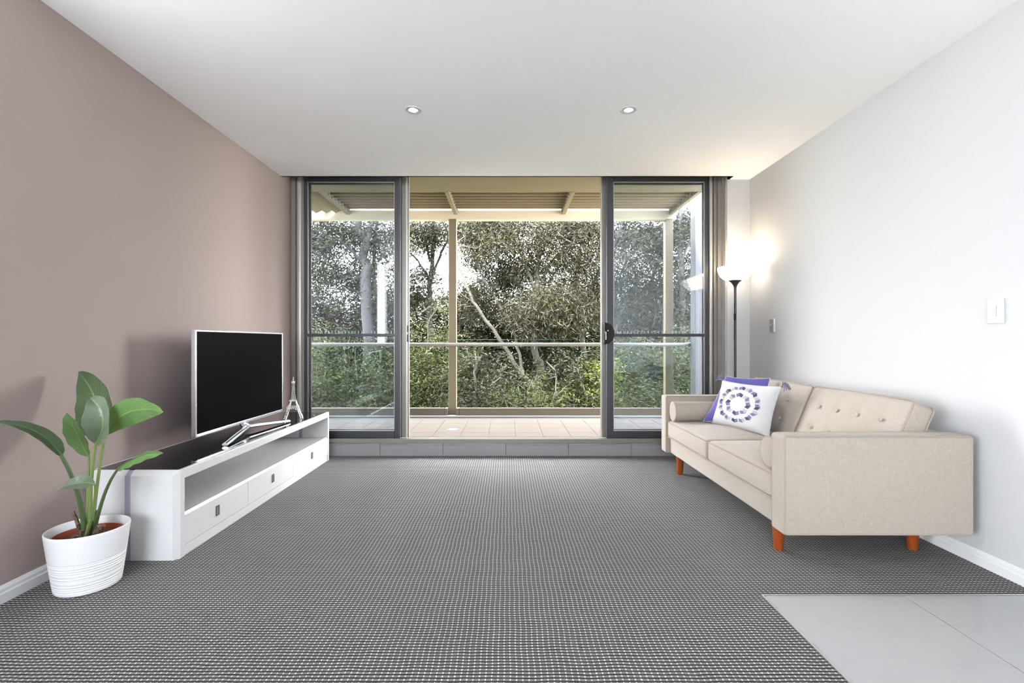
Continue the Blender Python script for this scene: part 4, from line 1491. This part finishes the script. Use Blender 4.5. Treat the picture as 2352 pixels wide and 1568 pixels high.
PROF = [(0.0, 0.073), (0.045, 0.055), (0.092, 0.040), (0.118, 0.030), (0.148, 0.020), (0.19, 0.0125), (0.24, 0.0085), (0.300, 0.0065)]
for sx in (-1, 1):
    for sy in (-1, 1):
        f = MB()
        rails = []
        for off in ((0, 0), (1, 0), (0, 1)):
            path = []
            for z_, h_ in PROF[:5]:
                wd = 0.017 * (1 - z_ / 0.20)
                path.append(tp(sx * (h_ - off[0] * wd), sy * (h_ - off[1] * wd), z_ + 0.002))
            f.tube(path, 0.0029, 4)
            rails.append(path)
        for a, b in ((0, 1), (0, 2)):
            for i in range(4):
                for t in (0.0, 0.5):
                    P0 = Vector(rails[a][i]).lerp(Vector(rails[a][i + 1]), t)
                    P1 = Vector(rails[b][i]).lerp(Vector(rails[b][i + 1]), t)
                    f.tube([P0, P1], 0.0020, 4)
        f.rbox(*[c_ for p in zip(tp(sx * 0.066, sy * 0.066, 0), tp(sx * 0.066, sy * 0.066, 0)) for c_ in (p[0] - 0.010, p[1] + 0.010)][:4], GT, GT + 0.006, 0.001, 1)
        f.build('leg', M['nickel'], tw_)
for z_, h_, th_ in ((0.090, 0.050, 0.010), (0.146, 0.029, 0.007), (0.298, 0.0145, 0.009)):
    f = MB()
    for k in range(4):
        a = [(-h_, -h_), (h_, -h_), (h_, h_), (-h_, h_)]
        p0, p1 = a[k], a[(k + 1) % 4]
        for dz in (0, th_):
            f.tube([tp(*p0, z_ + dz), tp(*p1, z_ + dz)], 0.0026, 4)
        for t in range(7):
            x_ = p0[0] + (p1[0] - p0[0]) * t / 6
            y_ = p0[1] + (p1[1] - p0[1]) * t / 6
            f.tube([tp(x_, y_, z_), tp(x_, y_, z_ + th_)], 0.0014, 4)
    f.build('platform', M['nickel'], tw_)
f = MB()
for k in range(4):                                # arches between the legs
    ca, sa = [(1, 0), (0, 1), (-1, 0), (0, -1)][k]
    arc = []
    for t in range(9):
        a = PI * t / 8
        l_ = 0.040 * math.cos(a)
        h_ = 0.040 + 0.040 * math.sin(a)
        d_ = 0.055 - 0.012 * math.sin(a)
        arc.append(tp(ca * d_ - sa * l_, sa * d_ + ca * l_, h_))
    f.tube(arc, 0.0022, 4)
f.build('arches', M['nickel'], tw_)
f = MB()
for sx in (-1, 1):
    for sy in (-1, 1):
        f.tube([tp(sx * h_, sy * h_, z_) for z_, h_ in PROF[4:]], 0.0036, 4)
for i in range(14):
    z_ = 0.158 + i * 0.0105
    h_ = np.interp(z_, [a for a, _ in PROF], [b for _, b in PROF])
    h2 = np.interp(z_ + 0.0105, [a for a, _ in PROF], [b for _, b in PROF])
    cs = [(-1, -1), (1, -1), (1, 1), (-1, 1)]
    for k in range(4):
        p0, p1 = cs[k], cs[(k + 1) % 4]
        f.tube([tp(p0[0] * h_, p0[1] * h_, z_), tp(p1[0] * h2, p1[1] * h2, z_ + 0.0105)], 0.0014, 4)
f.build('shaft', M['nickel'], tw_)
f = MB()
f.tube([tp(0, 0, 0.305), tp(0, 0, 0.322)], [0.0075, 0.006], 8)
f.tube([tp(0, 0, 0.318), tp(0, 0, 0.349)], [0.0028, 0.0018], 6)
f.build('spire', M['nickel'], tw_, True)

# ================================================================== POTTED PLANT
PX, PY = -1.880, 2.170
plant = thing('potted_plant', 'broad leaved green plant in a ribbed white ceramic pot', 'plant', (PX, PY, 0))
prof = [(0.108, 0.0), (0.1165, 0.003)]
grooves = [0.022, 0.031, 0.040, 0.052, 0.068, 0.074, 0.086, 0.101, 0.110, 0.121, 0.133, 0.140]
PH = 0.262


def r_at(z_):
    return 0.118 + (0.1515 - 0.118) * (z_ / PH) ** 0.9


z_ = 0.006
while z_ < PH - 0.006:
    g_ = sum(math.exp(-((z_ - gz) / 0.0018) ** 2) for gz in grooves)
    prof.append((r_at(z_) - 0.0022 * min(1, g_), z_))
    z_ += 0.0012 if z_ < 0.148 else 0.01
prof += [(0.1510, PH - 0.004), (0.1500, PH), (0.1470, PH + 0.001), (0.1445, PH - 0.002), (0.137, 0.19), (0.128, 0.12)]
pot = MB().lathe(prof, PX, PY, 72).build('pot', M['pot'], plant, True, 50)
npz = 0.232
MB().lathe([(0.112, 0.13), (0.125, npz - 0.004), (0.127, npz), (0.123, npz), (0.116, 0.19), (0.112, 0.175)], PX, PY, 48, False, False).build('nursery_pot', M['terracotta'], plant, True)
so = MB()
n = 24
for i in range(9):
    for k in range(n):
        r_ = 0.113 * i / 8
        a = 2 * PI * k / n
        hgt = 0.208 + 0.014 * math.exp(-(r_ / 0.05) ** 2) + random.uniform(-0.002, 0.002)
        so.v.append((PX + r_ * math.cos(a), PY + r_ * math.sin(a), hgt))
for i in range(8):
    for k in range(n):
        so.f.append((i * n + k, i * n + (k + 1) % n, (i + 1) * n + (k + 1) % n, (i + 1) * n + k))
so.build('soil', M['soil'], plant, True)
chips = MB()
for k in range(150):
    r_, a = abs(random.gauss(0, 0.05)), random.uniform(0, 2 * PI)
    if r_ > 0.105:
        continue
    p = Vector((PX + 0.012 + r_ * math.cos(a), PY - 0.02 + r_ * math.sin(a), 0.216 + 0.014 * math.exp(-(r_ / 0.05) ** 2)))
    d = Vector((random.uniform(-1, 1), random.uniform(-1, 1), random.uniform(-0.1, 0.6))).normalized() * random.uniform(0.008, 0.02)
    chips.tube([p, p + d], [0.0035, 0.002], 4, flat=0.5)
co = chips.build('bark_chips', M['sheath'], plant)
co['kind'] = 'stuff'


def leaf(base, mid, tip, width, side, fold, mat, stalk, stalk_mat, r_st=0.0062, curl=0.0, peak=0.45, lab=None):
    pts = bez(base, mid, tip, 18)
    mb = MB()
    uvs = []
    ns = 10
    for i, p in enumerate(pts):
        t = i / 18
        tg = (pts[min(i + 1, 18)] - pts[max(i - 1, 0)]).normalized()
        s = Vector(side)
        s = (s - tg * s.dot(tg)).normalized()
        nrm = s.cross(tg)
        e = math.log(0.5) / math.log(peak)
        wv = width * (max(0.0, math.sin(PI * t ** e)) ** 0.72) * (1 - 0.12 * t) + 0.0012
        for j in range(ns + 1):
            k = -1 + 2 * j / ns
            rip = 0.0025 * math.sin(26 * t + 2 * k) * abs(k)
            q = p + s * (k * wv) * math.cos(curl * abs(k)) + nrm * (fold * abs(k) * wv + math.sin(curl * abs(k)) * wv * abs(k) + rip)
            mb.v.append(tuple(q))
            uvs.append((j / ns, t))
    for i in range(18):
        for j in range(ns):
            a = i * (ns + 1) + j
            mb.f.append((a, a + 1, a + ns + 2, a + ns + 1))
    o = mb.build('leaf', mat, plant, True, 80)
    ul = o.data.uv_layers.new(name='UVMap')
    for lp_ in o.data.loops:
        ul.data[lp_.index].uv = uvs[lp_.vertex_index]
    if stalk:
        st_ = MB()
        cps = [Vector(q) for q in stalk]
        path = bez(*cps, 12) if len(cps) == 3 else cps
        # the stalk runs on as a midrib under the blade
        rib = [pts[i] for i in range(1, 13)]
        st_.tube(list(path) + rib, [r_st * (1.35 - 0.55 * i / 12) for i in range(13)] + [r_st * 0.7 * (1 - i / 13) for i in range(12)], 8)
        st_.build('stalk', stalk_mat, o, True)
    return o


B0 = Vector(W3(205, 1222, 2.17))
B0.z = 0.212


def bs(dx, dy):
    return (B0.x + dx, B0.y + dy, 0.212)


leaf(W3(222, 1018, 2.22), W3(246, 925, 2.26), W3(180, 854, 2.30), 0.118, (1, -0.25, 0.10), 0.20, M['leaf_a'],
     [bs(0, 0.01), W3(203, 1110, 2.19), W3(222, 1018, 2.22)], M['stalk'], peak=0.46)
leaf(W3(219, 1020, 2.12), W3(262, 958, 2.05), W3(208, 914, 2.12), 0.058, (1, 0.1, -0.15), 0.85, M['leaf_c'],
     [bs(0.002, -0.01), W3(206, 1110, 2.14), W3(219, 1020, 2.12)], M['stalk'], peak=0.5)
leaf(W3(240, 1000, 2.15), W3(285, 920, 2.10), W3(375, 946, 2.06), 0.062, (0.35, -0.35, 0.95), 0.10, M['leaf_b'],
     [bs(0.008, 0), W3(222, 1110, 2.17), W3(240, 1000, 2.15)], M['stalk'], peak=0.52)
leaf(W3(204, 1050, 2.20), W3(176, 1000, 2.17), W3(154, 947, 2.13), 0.052, (0.95, -0.15, 0.30), 0.25, M['leaf_b'],
     [bs(-0.006, 0.004), W3(200, 1140, 2.19), W3(204, 1050, 2.20)], M['stalk'], peak=0.5)
leaf(W3(141, 1046, 2.02), W3(104, 978, 1.95), W3(-8, 968, 1.86), 0.025, (0.35, 0.85, 0.52), 0.75, M['leaf_a'],
     [bs(-0.014, -0.006), W3(190, 1130, 2.10), W3(141, 1046, 2.02)], M['stalk_dark'], r_st=0.0088, peak=0.36)
leaf(W3(270, 1078, 2.10), W3(310, 1040, 2.06), W3(375, 1041, 2.02), 0.036, (0.1, 0.75, 0.62), 0.25, M['leaf_b'],
     [bs(0.020, -0.004), W3(236, 1120, 2.13), W3(270, 1078, 2.10)], M['stalk_dark'], r_st=0.0062, peak=0.42)
leaf(W3(218, 1112, 2.02), W3(180, 1100, 1.98), W3(130, 1126, 1.95), 0.038, (0.15, 0.9, 0.42), 0.2, M['leaf_c'],
     [bs(-0.004, -0.02), W3(222, 1160, 2.06), W3(218, 1112, 2.02)], M['stalk'], r_st=0.005, peak=0.5)
# cut-off dry leaf bases
for k, (dx, dy, ex, ey, hz_, w_) in enumerate(((-0.03, 0.0, -0.035, 0.0, 0.10, 0.012), (0.012, -0.015, 0.006, -0.005, 0.070, 0.020), (0.025, -0.01, 0.030, -0.01, 0.055, 0.016),
                                               (0.022, 0.0, 0.012, 0.0, 0.105, 0.010), (0.03, -0.012, 0.055, -0.02, 0.060, 0.012), (0.0, -0.022, 0.004, -0.012, 0.045, 0.016), (-0.008, -0.018, -0.012, -0.008, 0.05, 0.012))):
    q = MB()
    a = Vector(bs(dx, dy)) - Vector((0, 0, 0.008))
    q.tube([a, a + Vector((ex * 0.5, ey * 0.5, hz_ * 0.6)), a + Vector((ex * 1.2, ey * 1.2, hz_ * 1.25))], [w_ * 0.95, w_ * 0.85, w_ * 0.55], 7, flat=0.7)
    q.build('dry_sheath', M['sheath'], plant, True)
